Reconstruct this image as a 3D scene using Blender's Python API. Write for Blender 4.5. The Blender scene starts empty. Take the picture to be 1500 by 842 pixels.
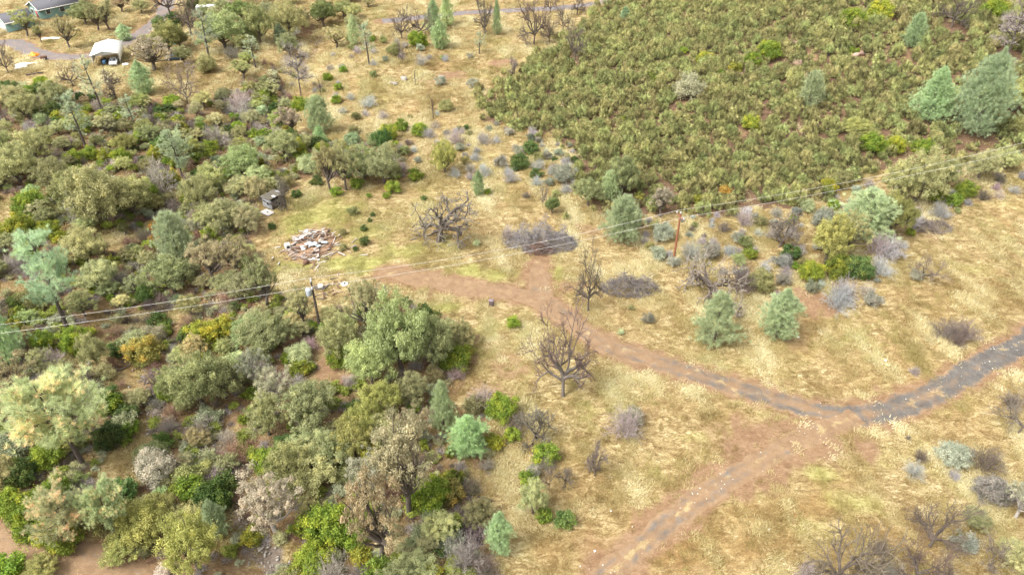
import bpy, math
import numpy as np
from mathutils import Vector, Matrix

# ------------------------------------------------------------------ camera, sky, sun, exposure
S = bpy.context.scene
C = S.collection
CAM_H, PITCH, FPX = 60.0, math.radians(36.0), 1071.0      # drone height, tilt below the horizon, focal length for a 1500 px wide frame
cam_data = bpy.data.cameras.new('camera')
cam_data.sensor_width = 36.0
cam_data.lens = 36.0 * FPX / 1500.0
cam_data.clip_end = 6000
cam = bpy.data.objects.new('camera', cam_data)
C.objects.link(cam)
cam.location = (0, 0, CAM_H)
cam.rotation_euler = (math.radians(90) - PITCH, 0, 0)
S.camera = cam

SUN_DIR = Vector((-0.50, -0.30, 0.80)).normalized()
world = bpy.data.worlds.new('World'); S.world = world; world.use_nodes = True
wn, wl = world.node_tree.nodes, world.node_tree.links
wn.clear()
sky = wn.new('ShaderNodeTexSky'); sky.sky_type = 'NISHITA'; sky.sun_disc = False
sky.sun_elevation = math.asin(SUN_DIR.z); sky.sun_rotation = math.atan2(SUN_DIR.x, SUN_DIR.y)
sky.dust_density = 6.0; sky.air_density = 1.2; sky.ozone_density = 0.6
hs = wn.new('ShaderNodeHueSaturation'); hs.inputs['Saturation'].default_value = 0.08     # overcast: a nearly white sky
bg = wn.new('ShaderNodeBackground'); bg.inputs['Strength'].default_value = 0.15
wo = wn.new('ShaderNodeOutputWorld')
wl.new(sky.outputs[0], hs.inputs['Color']); wl.new(hs.outputs[0], bg.inputs['Color']); wl.new(bg.outputs[0], wo.inputs['Surface'])
sd = bpy.data.lights.new('sun', 'SUN'); sd.energy = 1.3; sd.angle = math.radians(16); sd.color = (1.0, 0.95, 0.86)
sun = bpy.data.objects.new('sun', sd); C.objects.link(sun)
sun.rotation_euler = SUN_DIR.to_track_quat('Z', 'Y').to_euler()
S.view_settings.view_transform = 'Standard'; S.view_settings.look = 'None'
S.view_settings.gamma = 1.0; S.view_settings.exposure = 1.3; S.view_settings.use_curve_mapping = False
S.cycles.max_bounces = 6; S.cycles.diffuse_bounces = 3; S.cycles.transmission_bounces = 3; S.cycles.transparent_max_bounces = 4

RNG = np.random.default_rng(7)
CP, SP = math.cos(PITCH), math.sin(PITCH)

# ------------------------------------------------------------------ terrain function
def flat_at(px, py, z=0.0):
    dy = (py - 421) / FPX
    d = (CAM_H - z) / (SP + dy * CP)
    return np.array(((px - 750) / FPX * d, d * (CP - dy * SP)))

CREEK = np.array([flat_at(*p) for p in [(470, 40), (450, 80), (400, 140), (335, 195), (245, 300), (215, 350), (190, 430), (205, 540),
                                        (230, 610), (325, 655), (345, 745), (395, 815), (420, 880)]])

def seg_dist(x, y, poly):
    """Distance of points to a polyline."""
    best = np.full(np.shape(x), 1e9)
    for a, b in zip(poly[:-1], poly[1:]):
        ab = b - a; L = ab @ ab
        t = np.clip(((x - a[0]) * ab[0] + (y - a[1]) * ab[1]) / L, 0, 1)
        best = np.minimum(best, np.hypot(x - a[0] - t * ab[0], y - a[1] - t * ab[1]))
    return best

def height(x, y):
    x = np.asarray(x, float); y = np.asarray(y, float)
    u = x - (10 + 0.10 * (y - 105)); v = y - (106 + 0.10 * x)
    k = 26.0
    m = -k * np.log(np.exp(-np.clip(u, -300, 400) / k) + np.exp(-np.clip(v, -300, 400) / k))
    sp = np.where(m > 60, m, 9 * np.log1p(np.exp(np.clip(m, -200, 60) / 9)))
    h = 70 * np.tanh(0.30 * sp / 70)
    h = h + 0.5 * np.sin(x / 17 + 1.3) * np.cos(y / 21) + 0.35 * np.sin((x + y) / 9.5)
    h = h - 2.6 * np.exp(-(seg_dist(x, y, CREEK) / 9.0) ** 2)
    far = np.clip((y - 330) / 500, 0, 1)
    return h + far * far * 60

def ray(px, py):
    dx, dy = (px - 750) / FPX, (py - 421) / FPX
    return np.array((dx, CP - dy * SP, -SP - dy * CP))

TT = np.arange(40, 560, 1.0)
def at(px, py):
    """The point of the terrain seen at this pixel of the photograph."""
    d = ray(px, py)
    z = CAM_H + d[2] * TT
    f = z - height(d[0] * TT, d[1] * TT)
    i = int(np.argmax(f < 0)) if (f < 0).any() else len(TT) - 1
    a, b = TT[max(i - 1, 0)], TT[i]
    for _ in range(14):
        m = (a + b) / 2
        if CAM_H + d[2] * m > height(d[0] * m, d[1] * m): a = m
        else: b = m
    x, y = d[0] * b, d[1] * b
    return Vector((x, y, float(height(x, y))))

def proj(x, y, z):
    d = y * CP + (CAM_H - z) * SP
    return 750 + FPX * x / d, 421 + FPX * ((CAM_H - z) * CP - y * SP) / d

def depth(p):
    return p.y * CP + (CAM_H - p.z) * SP

def world_poly(pts):
    return np.array([at(*p)[:2] for p in pts])

def inside(x, y, poly):
    x = np.asarray(x); y = np.asarray(y)
    r = np.zeros(x.shape, bool); n = len(poly); j = n - 1
    for i in range(n):
        xi, yi = poly[i]; xj, yj = poly[j]
        c = ((yi > y) != (yj > y)) & (x < (xj - xi) * (y - yi) / (yj - yi + 1e-12) + xi)
        r ^= c; j = i
    return r

# ------------------------------------------------------------------ mesh helpers
def link_mesh(name, me, parent=None, loc=None):
    o = bpy.data.objects.new(name, me); C.objects.link(o)
    if parent is not None: o.parent = parent
    if loc is not None: o.location = loc
    return o

def mk(name, V, Q=None, T=None, mats=(), attrs=None, mi=None, smooth=False):
    """Fast mesh: V (n,3), quads Q (m,4), triangles T (k,3), per-vertex float attributes."""
    V = np.asarray(V, np.float32)
    Q = np.zeros((0, 4), int) if Q is None or len(Q) == 0 else np.asarray(Q, int)
    T = np.zeros((0, 3), int) if T is None or len(T) == 0 else np.asarray(T, int)
    me = bpy.data.meshes.new(name)
    me.vertices.add(len(V)); me.vertices.foreach_set('co', V.ravel())
    nl = Q.size + T.size
    me.loops.add(nl)
    me.loops.foreach_set('vertex_index', np.concatenate((Q.ravel(), T.ravel())).astype(np.int32))
    me.polygons.add(len(Q) + len(T))
    tot = np.concatenate((np.full(len(Q), 4), np.full(len(T), 3))).astype(np.int32)
    me.polygons.foreach_set('loop_start', np.concatenate(((0,), np.cumsum(tot)[:-1])).astype(np.int32) if len(tot) else tot)
    if smooth: me.polygons.foreach_set('use_smooth', np.ones(len(tot), bool))
    if mi is not None: me.polygons.foreach_set('material_index', np.asarray(mi, np.int32))
    for m in mats: me.materials.append(m)
    for k, a in (attrs or {}).items():
        at_ = me.attributes.new(k, 'FLOAT', 'POINT'); at_.data.foreach_set('value', np.asarray(a, np.float32))
    me.update(calc_edges=True)
    return me

class Tubes:
    """Collects tapered tubes into one vertex/face set."""
    def __init__(self): self.V = []; self.Q = []; self.n = 0; self.A = []
    def add(self, P, R, sides=5, shade=0.5):
        P = np.asarray(P, float); R = np.asarray(R, float)
        t = np.gradient(P, axis=0); t /= np.linalg.norm(t, axis=1)[:, None] + 1e-9
        ref = np.array((0.31, 0.93, 0.2)) if abs(t[0][2]) > 0.6 else np.array((0.1, 0.2, 0.97))
        a = np.cross(t, ref); a /= np.linalg.norm(a, axis=1)[:, None] + 1e-9
        b = np.cross(t, a)
        ang = np.arange(sides) * 2 * math.pi / sides
        ring = P[:, None] + R[:, None, None] * (np.cos(ang)[None, :, None] * a[:, None] + np.sin(ang)[None, :, None] * b[:, None])
        k = len(P)
        self.V.append(ring.reshape(-1, 3)); self.A.append(np.full(k * sides, shade))
        i = np.arange(k - 1)[:, None] * sides; j = np.arange(sides)[None]; jn = (j + 1) % sides
        q = np.stack((i + j, i + jn, i + sides + jn, i + sides + j), -1).reshape(-1, 4) + self.n
        self.Q.append(q); self.n += k * sides
    def mesh(self, name, mat, smooth=True):
        return mk(name, np.concatenate(self.V), np.concatenate(self.Q), None, [mat], {'shade': np.concatenate(self.A)}, smooth=smooth)
    def arrays(self):
        return np.concatenate(self.V), np.concatenate(self.Q), np.concatenate(self.A)

def boxv(sx, sy, sz, c=(0, 0, 0), rz=0.0, rot=None):
    V = np.array([(x, y, z) for z in (-.5, .5) for y in (-.5, .5) for x in (-.5, .5)]) * (sx, sy, sz)
    if rot is not None: V = V @ np.array(rot).T
    if rz: c_, s_ = math.cos(rz), math.sin(rz); V = V @ np.array(((c_, s_, 0), (-s_, c_, 0), (0, 0, 1)))
    return V + np.array(c)
BOXQ = np.array([(0, 2, 3, 1), (4, 5, 7, 6), (0, 1, 5, 4), (2, 6, 7, 3), (0, 4, 6, 2), (1, 3, 7, 5)])

class Solid:
    """Boxes and prisms gathered into one part."""
    def __init__(self): self.V = []; self.Q = []; self.T = []; self.n = 0
    def add(self, V, Q=None, T=None):
        V = np.asarray(V, float)
        if Q is not None and len(Q): self.Q.append(np.asarray(Q) + self.n)
        if T is not None and len(T): self.T.append(np.asarray(T) + self.n)
        self.V.append(V); self.n += len(V); return self
    def box(self, sx, sy, sz, c=(0, 0, 0), rz=0.0): return self.add(boxv(sx, sy, sz, c, rz), BOXQ)
    def part(self, name, mat, parent=None, bevel=0.0):
        me = mk(name, np.concatenate(self.V), np.concatenate(self.Q) if self.Q else None, np.concatenate(self.T) if self.T else None, [mat])
        o = link_mesh(name, me, parent)
        if bevel:
            b = o.modifiers.new('bevel', 'BEVEL'); b.width = bevel; b.segments = 2
        return o

def cyl(r, h, c=(0, 0, 0), n=14, axis='z', r2=None):
    r2 = r if r2 is None else r2
    a = np.arange(n) * 2 * math.pi / n
    lo = np.stack((r * np.cos(a), r * np.sin(a), np.full(n, -h / 2)), 1); hi = np.stack((r2 * np.cos(a), r2 * np.sin(a), np.full(n, h / 2)), 1)
    V = np.concatenate((lo, hi, [(0, 0, -h / 2)], [(0, 0, h / 2)]))
    i = np.arange(n); j = (i + 1) % n
    Q = np.stack((i, j, n + j, n + i), 1)
    T = np.concatenate((np.stack((j, i, np.full(n, 2 * n)), 1), np.stack((n + i, n + j, np.full(n, 2 * n + 1)), 1)))
    if axis == 'x': V = V[:, [2, 0, 1]]
    if axis == 'y': V = V[:, [1, 2, 0]]
    return V + np.array(c), Q, T

def thing(name, label, cat, loc, rz=0.0, group=None):
    o = bpy.data.objects.new(name, None); C.objects.link(o); o.empty_display_size = 0.3
    o.location = loc; o.rotation_euler = (0, 0, rz)
    return tag(o, label, cat, group)

def tag(o, label=None, cat=None, group=None, kind=None):
    if label: o['label'] = label
    if cat: o['category'] = cat
    if group: o['group'] = group
    if kind: o['kind'] = kind
    return o

# ------------------------------------------------------------------ materials
def new_mat(name):
    m = bpy.data.materials.new(name); m.use_nodes = True
    nt = m.node_tree; nt.nodes.clear()
    out = nt.nodes.new('ShaderNodeOutputMaterial')
    return m, nt, out

def N(nt, typ, **kw):
    n = nt.nodes.new(typ)
    for k, v in kw.items():
        if k in n.inputs: n.inputs[k].default_value = v
        else: setattr(n, k, v)
    return n

def ramp(nt, fac, stops):
    r = nt.nodes.new('ShaderNodeValToRGB')
    while len(r.color_ramp.elements) < len(stops): r.color_ramp.elements.new(0.5)
    for e, (p, c) in zip(r.color_ramp.elements, stops): e.position = p; e.color = (*c, 1)
    nt.links.new(fac, r.inputs[0]); return r.outputs[0]

def mix(nt, fac, a, b, mode='MIX'):
    m = nt.nodes.new('ShaderNodeMix'); m.data_type = 'RGBA'; m.blend_type = mode
    for s, v in ((m.inputs[0], fac), (m.inputs[6], a), (m.inputs[7], b)):
        if isinstance(v, (int, float)): s.default_value = v
        elif isinstance(v, tuple): s.default_value = (*v, 1)
        else: nt.links.new(v, s)
    return m.outputs[2]

def mth(nt, op, a, b=None, clamp=False):
    m = nt.nodes.new('ShaderNodeMath'); m.operation = op; m.use_clamp = clamp
    for s, v in zip(m.inputs, (a, b)):
        if v is None: continue
        if isinstance(v, (int, float)): s.default_value = v
        else: nt.links.new(v, s)
    return m.outputs[0]

def noise(nt, vec, scale, detail=4.0, rough=0.55, dist=0.0):
    n = nt.nodes.new('ShaderNodeTexNoise')
    n.inputs['Scale'].default_value = scale; n.inputs['Detail'].default_value = detail
    n.inputs['Roughness'].default_value = rough; n.inputs['Distortion'].default_value = dist
    nt.links.new(vec, n.inputs['Vector']); return n.outputs[0]

def attr(nt, name, kind='GEOMETRY'):
    a = nt.nodes.new('ShaderNodeAttribute'); a.attribute_name = name; a.attribute_type = kind; return a.outputs['Fac']

def foliage(name, stops, transl=0.35, tinted=True, rough=0.6, vary=0.28, hue=0.0):
    """Leaf material: colour by leaf and clump, times the tint of the individual plant."""
    m, nt, out = new_mat(name)
    col = ramp(nt, attr(nt, 'shade'), stops)
    oi = nt.nodes.new('ShaderNodeObjectInfo')
    if tinted: col = mix(nt, 1.0, col, oi.outputs['Color'], 'MULTIPLY')
    v = mth(nt, 'ADD', mth(nt, 'MULTIPLY', oi.outputs['Random'], vary), 1 - vary / 2)
    hsv = nt.nodes.new('ShaderNodeHueSaturation'); nt.links.new(col, hsv.inputs['Color']); nt.links.new(v, hsv.inputs['Value'])
    if hue:
        rr_ = mth(nt, 'FRACT', mth(nt, 'MULTIPLY', oi.outputs['Random'], 7.31))
        nt.links.new(mth(nt, 'ADD', mth(nt, 'MULTIPLY', rr_, hue), 0.5 - hue * .45), hsv.inputs['Hue'])
    d = N(nt, 'ShaderNodeBsdfPrincipled', Roughness=rough); d.inputs['Specular IOR Level'].default_value = 0.2
    t = nt.nodes.new('ShaderNodeBsdfTranslucent')
    nt.links.new(hsv.outputs[0], d.inputs['Base Color']); nt.links.new(hsv.outputs[0], t.inputs['Color'])
    mx = nt.nodes.new('ShaderNodeMixShader'); mx.inputs[0].default_value = transl
    nt.links.new(d.outputs[0], mx.inputs[1]); nt.links.new(t.outputs[0], mx.inputs[2]); nt.links.new(mx.outputs[0], out.inputs[0])
    return m

def bark(name, a, b, tinted=False, scale=6.0):
    m, nt, out = new_mat(name)
    g = nt.nodes.new('ShaderNodeTexCoord')
    col = ramp(nt, noise(nt, g.outputs['Object'], scale, 5, 0.7), [(0.3, a), (0.7, b)])
    if tinted:
        oi = nt.nodes.new('ShaderNodeObjectInfo'); col = mix(nt, 1.0, col, oi.outputs['Color'], 'MULTIPLY')
        v = mth(nt, 'ADD', mth(nt, 'MULTIPLY', attr(nt, 'shade'), 0.7), 0.65)
        hsv = nt.nodes.new('ShaderNodeHueSaturation'); nt.links.new(col, hsv.inputs['Color']); nt.links.new(v, hsv.inputs['Value']); col = hsv.outputs[0]
    p = N(nt, 'ShaderNodeBsdfPrincipled', Roughness=0.9); nt.links.new(col, p.inputs['Base Color']); nt.links.new(p.outputs[0], out.inputs[0])
    return m

def plain(name, col, rough=0.6, metal=0.0, grime=0.18, scale=3.0):
    """A worn solid colour: the base colour broken up by blotches and fine grain."""
    m, nt, out = new_mat(name)
    g = nt.nodes.new('ShaderNodeTexCoord')
    f = noise(nt, g.outputs['Object'], scale, 6, 0.65)
    dark = tuple(c * (1 - grime * 1.8) * k for c, k in zip(col, (1.0, 0.95, 0.86)))
    c = ramp(nt, f, [(0.3, dark), (0.62, col)])
    p = N(nt, 'ShaderNodeBsdfPrincipled', Roughness=rough, Metallic=metal); nt.links.new(c, p.inputs['Base Color'])
    bmp = N(nt, 'ShaderNodeBump', Strength=0.2, Distance=0.02); nt.links.new(f, bmp.inputs['Height']); nt.links.new(bmp.outputs[0], p.inputs['Normal'])
    nt.links.new(p.outputs[0], out.inputs[0]); return m

M = {}
# leaf ramps are neutral: the tint of each plant multiplies them
M['leaf'] = foliage('leaf', [(0.0, (0.50, 0.53, 0.42)), (0.45, (0.92, 0.93, 0.86)), (0.8, (1.18, 1.15, 1.05)), (1.0, (1.42, 1.37, 1.22))], 0.34)
M['needle'] = foliage('needle', [(0.0, (0.5, 0.56, 0.52)), (0.5, (0.95, 0.96, 0.92)), (1.0, (1.35, 1.3, 1.2))], 0.45)
M['needle_peach'] = foliage('needle_peach', [(0.0, (0.55, 0.6, 0.5)), (0.55, (0.95, 0.98, 0.85)), (0.74, (1.3, 1.2, 1.0)), (0.84, (1.75, 1.15, 1.1)), (1.0, (1.9, 1.3, 1.3))], 0.35)
M['shrub_leaf'] = foliage('shrub_leaf', [(0.0, (0.45, 0.55, 0.5)), (0.5, (0.9, 0.95, 0.9)), (0.78, (1.3, 1.2, 1.0)), (1.0, (1.9, 1.5, 1.1))], 0.4)
M['brush_leaf'] = foliage('brush_leaf', [(0.0, (0.07, 0.066, 0.036)), (0.3, (0.19, 0.19, 0.074)), (0.62, (0.44, 0.435, 0.168)), (1.0, (0.74, 0.71, 0.34))], 0.36, tinted=False, vary=0.55, hue=0.06)
M['twig'] = bark('twig', (0.75, 0.75, 0.75), (1.15, 1.1, 1.1), tinted=True, scale=3.0)
M['bark'] = bark('bark', (0.055, 0.043, 0.034), (0.15, 0.12, 0.097))
M['pale_bark'] = bark('pale_bark', (0.22, 0.19, 0.16), (0.5, 0.46, 0.42))
M['dark_bark'] = bark('dark_bark', (0.035, 0.028, 0.025), (0.11, 0.085, 0.07))
M['mid_bark'] = bark('mid_bark', (0.07, 0.056, 0.046), (0.20, 0.17, 0.145))

# ------------------------------------------------------------------ where things lie: roads, patches, woods (all on the terrain, in metres)
def catmull(P, step=0.6):
    P = [np.array(p, float) for p in P]; P = [2 * P[0] - P[1]] + P + [2 * P[-1] - P[-2]]
    out = []
    for i in range(1, len(P) - 2):
        a, b, c, d = P[i - 1:i + 3]
        n = max(2, int(np.linalg.norm(c - b) / step))
        for k in range(n):
            t = k / n
            out.append(0.5 * ((2 * b) + (c - a) * t + (2 * a - 5 * b + 4 * c - d) * t * t + (3 * b - a - 3 * c + d) * t ** 3))
    out.append(P[-2]); return np.array(out)

def road_line(pts): return catmull([at(*p)[:2] for p in pts])
ROADS = {   # name: (centre line, half width, greyness start, greyness end, grassy median)
    'gravel_track': (road_line([(1580, 455), (1500, 503), (1440, 535), (1390, 562), (1330, 592), (1265, 608), (1200, 602), (1130, 583), (1070, 565), (1000, 543), (930, 520),
                                (880, 503), (845, 478), (805, 448), (770, 433), (735, 426), (690, 423), (640, 412), (600, 404), (556, 398)]), 1.75, 1.35, -0.35, 0.28),
    'dirt_track': (road_line([(1255, 609), (1200, 632), (1140, 660), (1085, 690), (1030, 725), (975, 770), (920, 815), (870, 860), (840, 900)]), 1.3, 0.0, 0.42, 0.55),
    'dirt_spur': (road_line([(800, 447), (793, 425), (788, 405), (788, 380)]), 1.7, 0.0, 0.05, 0.2),
    'creek_road': (road_line([(-70, 790), (0, 803), (60, 812), (110, 824), (160, 838), (210, 858), (250, 880)]), 1.9, 0.0, 0.0, 0.3),
    'driveway': (road_line([(-30, 70), (10, 62), (28, 66), (60, 80), (100, 84), (140, 79), (175, 66), (200, 52), (222, 38), (238, 20), (246, 2), (250, -15)]), 2.3, 0.75, 0.55, 0.05),
    'upper_road': (road_line([(560, 32), (640, 24), (700, 18), (760, 15), (820, 12), (870, 6), (925, -6)]), 2.0, 0.9, 0.9, 0.0),
}
def ell(px, py, rx, ry, s=1.0):
    p = at(px, py); k = depth(p) / FPX
    dep = math.atan2(CAM_H - p.z, math.hypot(p.x, p.y))
    return (p.x, p.y, rx * k, ry * k / max(0.25, math.sin(dep)), s)
DIRT = [ell(*e) for e in [(1150, 648, 115, 40, 1.0), (1225, 625, 40, 16, .8), (1110, 680, 60, 26, .9), (1060, 705, 85, 32, .95), (980, 765, 55, 28, .9), (1170, 655, 60, 26, 1), (900, 830, 60, 30, .85), (1020, 730, 60, 26, .9), (1240, 612, 40, 10, .8), (940, 800, 50, 26, .85), (1100, 560, 60, 8, .5), (1190, 440, 30, 22, .9), (1280, 567, 10, 6, 1), (1165, 500, 30, 16, .5),
                          (745, 535, 45, 22, .6), (705, 575, 35, 18, .6), (790, 395, 22, 30, 1), (840, 418, 22, 12, .8), (450, 375, 32, 12, .7), (455, 352, 40, 20, .6),
                          (480, 545, 18, 25, .9), (500, 560, 22, 14, .8), (610, 155, 5, 4, .5), (735, 92, 22, 6, .9), (665, 110, 25, 6, .9), (630, 118, 40, 8, .5), (445, 45, 16, 10, 1),
                          (415, 62, 14, 8, .6), (860, 335, 20, 10, .6), (910, 352, 26, 10, .5), (215, 560, 20, 50, .5), (240, 650, 45, 40, .45), (640, 220, 20, 20, .4),
                          (1350, 340, 40, 10, .5), (1240, 665, 30, 14, .4), (960, 740, 40, 20, .5), (880, 800, 60, 30, .5), (945, 605, 25, 12, .5), (1000, 842, 90, 25, .4),
                          (1080, 195, 11, 6, 1), (1005, 156, 8, 6, .9), (1188, 85, 9, 10, 1), (1258, 83, 8, 6, 1), (975, 206, 7, 6, .8), (1370, 190, 14, 4, .8), (1175, 108, 6, 10, 1), (1060, 117, 10, 4, .9), (1085, 109, 10, 4, .9), (1112, 92, 9, 5, .9), (1132, 80, 9, 5, .9), (1155, 69, 14, 6, 1),
                          (60, 125, 30, 6, .6), (175, 130, 20, 5, .3), (540, 150, 40, 10, .2), (300, 590, 30, 30, .3), (1330, 85, 8, 5, .6), (760, 690, 30, 40, .35)]]
GREEN = [ell(*e) for e in [(520, 385, 80, 16, .9), (440, 330, 40, 30, .8), (540, 340, 50, 25, .6), (700, 400, 60, 15, .8), (660, 360, 50, 15, .5), (815, 400, 14, 18, .8), (650, 450, 50, 10, .8),
                           (720, 480, 40, 20, .6), (1200, 690, 40, 18, .8), (1060, 735, 20, 8, 1), (1260, 735, 60, 25, .6), (870, 600, 40, 20, .5), (700, 520, 30, 20, .5), (1020, 640, 50, 14, .5),
                           (1430, 545, 40, 10, .5), (790, 85, 40, 8, .5), (750, 60, 40, 8, .3), (100, 55, 40, 12, .35), (1400, 390, 60, 12, .4), (1290, 420, 50, 12, .3), (1225, 500, 60, 14, .35),
                           (1150, 615, 14, 6, 1), (130, 515, 30, 15, .5), (1190, 770, 40, 20, .4), (960, 690, 40, 20, .4), (560, 90, 30, 8, .5), (480, 310, 70, 30, .7), (590, 370, 60, 20, .7), (430, 390, 50, 14, .8), (770, 490, 30, 30, .5), (1100, 640, 30, 10, .5), (1380, 600, 60, 12, .4)]]
ORANGE = [ell(*e) for e in [(1230, 700, 110, 26, .55), (1180, 480, 90, 22, .6), (930, 790, 120, 45, .6), (960, 600, 90, 30, .4), (1100, 800, 140, 40, .6), (830, 660, 60, 50, .4), (1300, 460, 90, 20, .4),
                            (680, 100, 90, 16, .5), (800, 330, 60, 14, .4), (600, 280, 60, 20, .4), (740, 300, 60, 10, .35), (960, 800, 200, 60, .85), (1300, 800, 160, 60, .6), (1150, 745, 120, 30, .7), (840, 700, 80, 80, .5), (1060, 610, 70, 20, .4), (1250, 560, 90, 16, .4), (230, 320, 40, 10, .7), (200, 540, 40, 20, .6), (90, 50, 60, 14, .6)]]
WOOD = world_poly([(-60, 128), (60, 128), (130, 140), (200, 150), (290, 150), (400, 110), (420, 150), (420, 190), (470, 208), (600, 212), (590, 262), (440, 262), (382, 300), (360, 345),
                   (385, 410), (420, 440), (470, 470), (530, 440), (600, 440), (660, 490), (700, 545), (640, 570), (700, 600), (740, 650), (690, 690), (720, 850), (640, 930), (220, 900), (150, 790),
                   (-60, 760)])
CLEAR = [ell(*e) for e in [(15, 310, 28, 45), (245, 285, 32, 10), (175, 352, 30, 16), (240, 330, 30, 14), (130, 520, 50, 22), (190, 560, 40, 30), (200, 660, 36, 45), (485, 545, 28, 28), (345, 760, 18, 45),
                           (398, 815, 24, 22), (220, 470, 50, 14), (90, 840, 140, 28), (265, 460, 25, 14), (330, 660, 25, 25), (560, 790, 40, 12), (180, 700, 40, 26), (400, 822, 35, 16), (402, 305, 34, 24), (70, 815, 130, 26), (300, 800, 18, 20), (474, 468, 13, 30)]]
BRUSH = world_poly([(915, -60), (895, 2), (845, 45), (795, 85), (705, 143), (720, 172), (775, 192), (850, 216), (858, 262), (880, 305), (960, 318), (1050, 312), (1110, 304), (1180, 287), (1260, 258), (1340, 225), (1420, 222),
                    (1500, 218), (1640, 215), (1750, 100), (1700, -60)])
_k = np.random.default_rng(3)
_W = [(_k.normal(size=2), _k.uniform(0, 6.28)) for _ in range(14)]
def wob(x, y, s, o=0):
    r = 0
    for i, (w, p) in enumerate(_W[o:o + 7]): r = r + np.sin((x * w[0] + y * w[1]) / s * (1 + .35 * i) + p + o)
    return r / 3.2
def ells(L, x, y, soft=0.6):
    r = np.zeros(np.shape(x)); w = 0.25 * wob(x, y, 2.2) + 0.12 * wob(x, y, 0.7, 5)
    for cx, cy, a, b, *s in L:
        q = np.hypot((x - cx) / a, (y - cy) / b) + w
        r = np.maximum(r, (s[0] if s else 1) * np.clip((1.25 - q) / soft, 0, 1))
    return r
def fields(x, y):
    wx, wy = x + 2.2 * wob(x, y, 4) + .8 * wob(x, y, 1.3, 4), y + 2.2 * wob(x, y, 4, 7) + .8 * wob(x, y, 1.3, 6)
    rd = np.full(np.shape(x), 9.0)
    for ln, hw, *_ in ROADS.values(): rd = np.minimum(rd, seg_dist(x, y, ln[::7]) - hw)
    wood = inside(wx, wy, WOOD) & (ells(CLEAR, x, y) < 0.4)
    return dict(road=rd, wood=wood.astype(float), brush=inside(wx, wy, BRUSH).astype(float),
                dirt=np.maximum(ells(DIRT, x, y), np.clip(1 - (rd + .5 * wob(x, y, 1.1)) / 1.6, 0, 1) * .85), green=ells(GREEN, x, y, 1.0), orange=ells(ORANGE, x, y, 1.0),
                creek=np.clip(1.15 - seg_dist(x, y, CREEK) / 1.9 + .3 * wob(x, y, 1.5), 0, 1) * np.where(y < 62, 1, .45))

# ------------------------------------------------------------------ ground
def axis(lo, hi, step, far_lo, far_hi):
    core = np.arange(lo, hi + 1e-6, step)
    def tail(a, s, lim):
        r = []; st = step
        while abs(a - lim) > st and len(r) < 80: st *= 1.22; a += s * st; r.append(a)
        return r
    return np.array(tail(lo, -1, far_lo)[::-1] + list(core) + tail(hi, 1, far_hi))
GX, GY = axis(-150, 150, 0.75, -1500, 1500), axis(28, 262, 0.75, -400, 2600)
XX, YY = np.meshgrid(GX, GY); ZZ = height(XX, YY)
nx, ny = len(GX), len(GY)
ii = (np.arange(ny - 1)[:, None] * nx + np.arange(nx - 1)[None]).ravel()
fx, fy = XX.ravel(), YY.ravel()
F = fields(fx, fy)
ZZ = ZZ + 0.05 * wob(XX, YY, 0.55, 3) * (F['road'] > 1.2).reshape(ny, nx)

m, nt, out = new_mat('ground')
tc = nt.nodes.new('ShaderNodeNewGeometry'); pos = tc.outputs['Position']
mp = nt.nodes.new('ShaderNodeMapping'); nt.links.new(pos, mp.inputs['Vector']); mp.inputs['Scale'].default_value = (1, 1.7, 1)
n_big = noise(nt, pos, 0.11, 5, 0.6, 0.6); n_mid = noise(nt, mp.outputs[0], 0.55, 6, 0.68, 1.2); n_fin = noise(nt, mp.outputs[0], 2.6, 6, 0.72, 1.6); n_gra = noise(nt, pos, 14, 3, 0.7)
fine = mth(nt, 'ADD', mth(nt, 'MULTIPLY', n_mid, 0.45), mth(nt, 'MULTIPLY', n_fin, 0.55))
straw = ramp(nt, fine, [(0.37, (0.095, 0.058, 0.024)), (0.46, (0.19, 0.13, 0.056)), (0.54, (0.34, 0.265, 0.128)), (0.64, (0.58, 0.51, 0.325))])
green = ramp(nt, fine, [(0.36, (0.12, 0.12, 0.03)), (0.5, (0.25, 0.24, 0.07)), (0.66, (0.43, 0.41, 0.18))])
orange = ramp(nt, fine, [(0.36, (0.12, 0.066, 0.026)), (0.5, (0.225, 0.138, 0.053)), (0.66, (0.37, 0.27, 0.125))])
dirt = ramp(nt, fine, [(0.35, (0.12, 0.068, 0.036)), (0.5, (0.22, 0.135, 0.075)), (0.66, (0.33, 0.23, 0.145))])
litter = ramp(nt, fine, [(0.34, (0.075, 0.045, 0.028)), (0.5, (0.165, 0.10, 0.056)), (0.68, (0.30, 0.205, 0.12))])
soil = ramp(nt, fine, [(0.36, (0.06, 0.040, 0.027)), (0.52, (0.135, 0.082, 0.050)), (0.68, (0.25, 0.165, 0.105))])
bed = ramp(nt, fine, [(0.36, (0.085, 0.062, 0.045)), (0.5, (0.17, 0.13, 0.10)), (0.66, (0.30, 0.26, 0.22))])
def edge(name, k=0.7):   # the patch's edge broken up by the ground's own texture
    return mth(nt, 'MULTIPLY', mth(nt, 'SUBTRACT', mth(nt, 'ADD', attr(nt, name), mth(nt, 'MULTIPLY', fine, k)), 0.5 * k + 0.3), 2.2, True)
g2 = mth(nt, 'MULTIPLY', mth(nt, 'SUBTRACT', n_big, 0.52), 4.0, True)
col = mix(nt, mth(nt, 'MULTIPLY', g2, 0.5), straw, green)
g3 = mth(nt, 'MULTIPLY', mth(nt, 'SUBTRACT', noise(nt, pos, 0.07, 4, 0.6), 0.50), 4.0, True)
col = mix(nt, mth(nt, 'MULTIPLY', g3, 0.75), col, orange)
col = mix(nt, mth(nt, 'MULTIPLY', edge('orange'), 0.95), col, orange)
col = mix(nt, mth(nt, 'MULTIPLY', edge('green'), 0.85), col, green)
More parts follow.
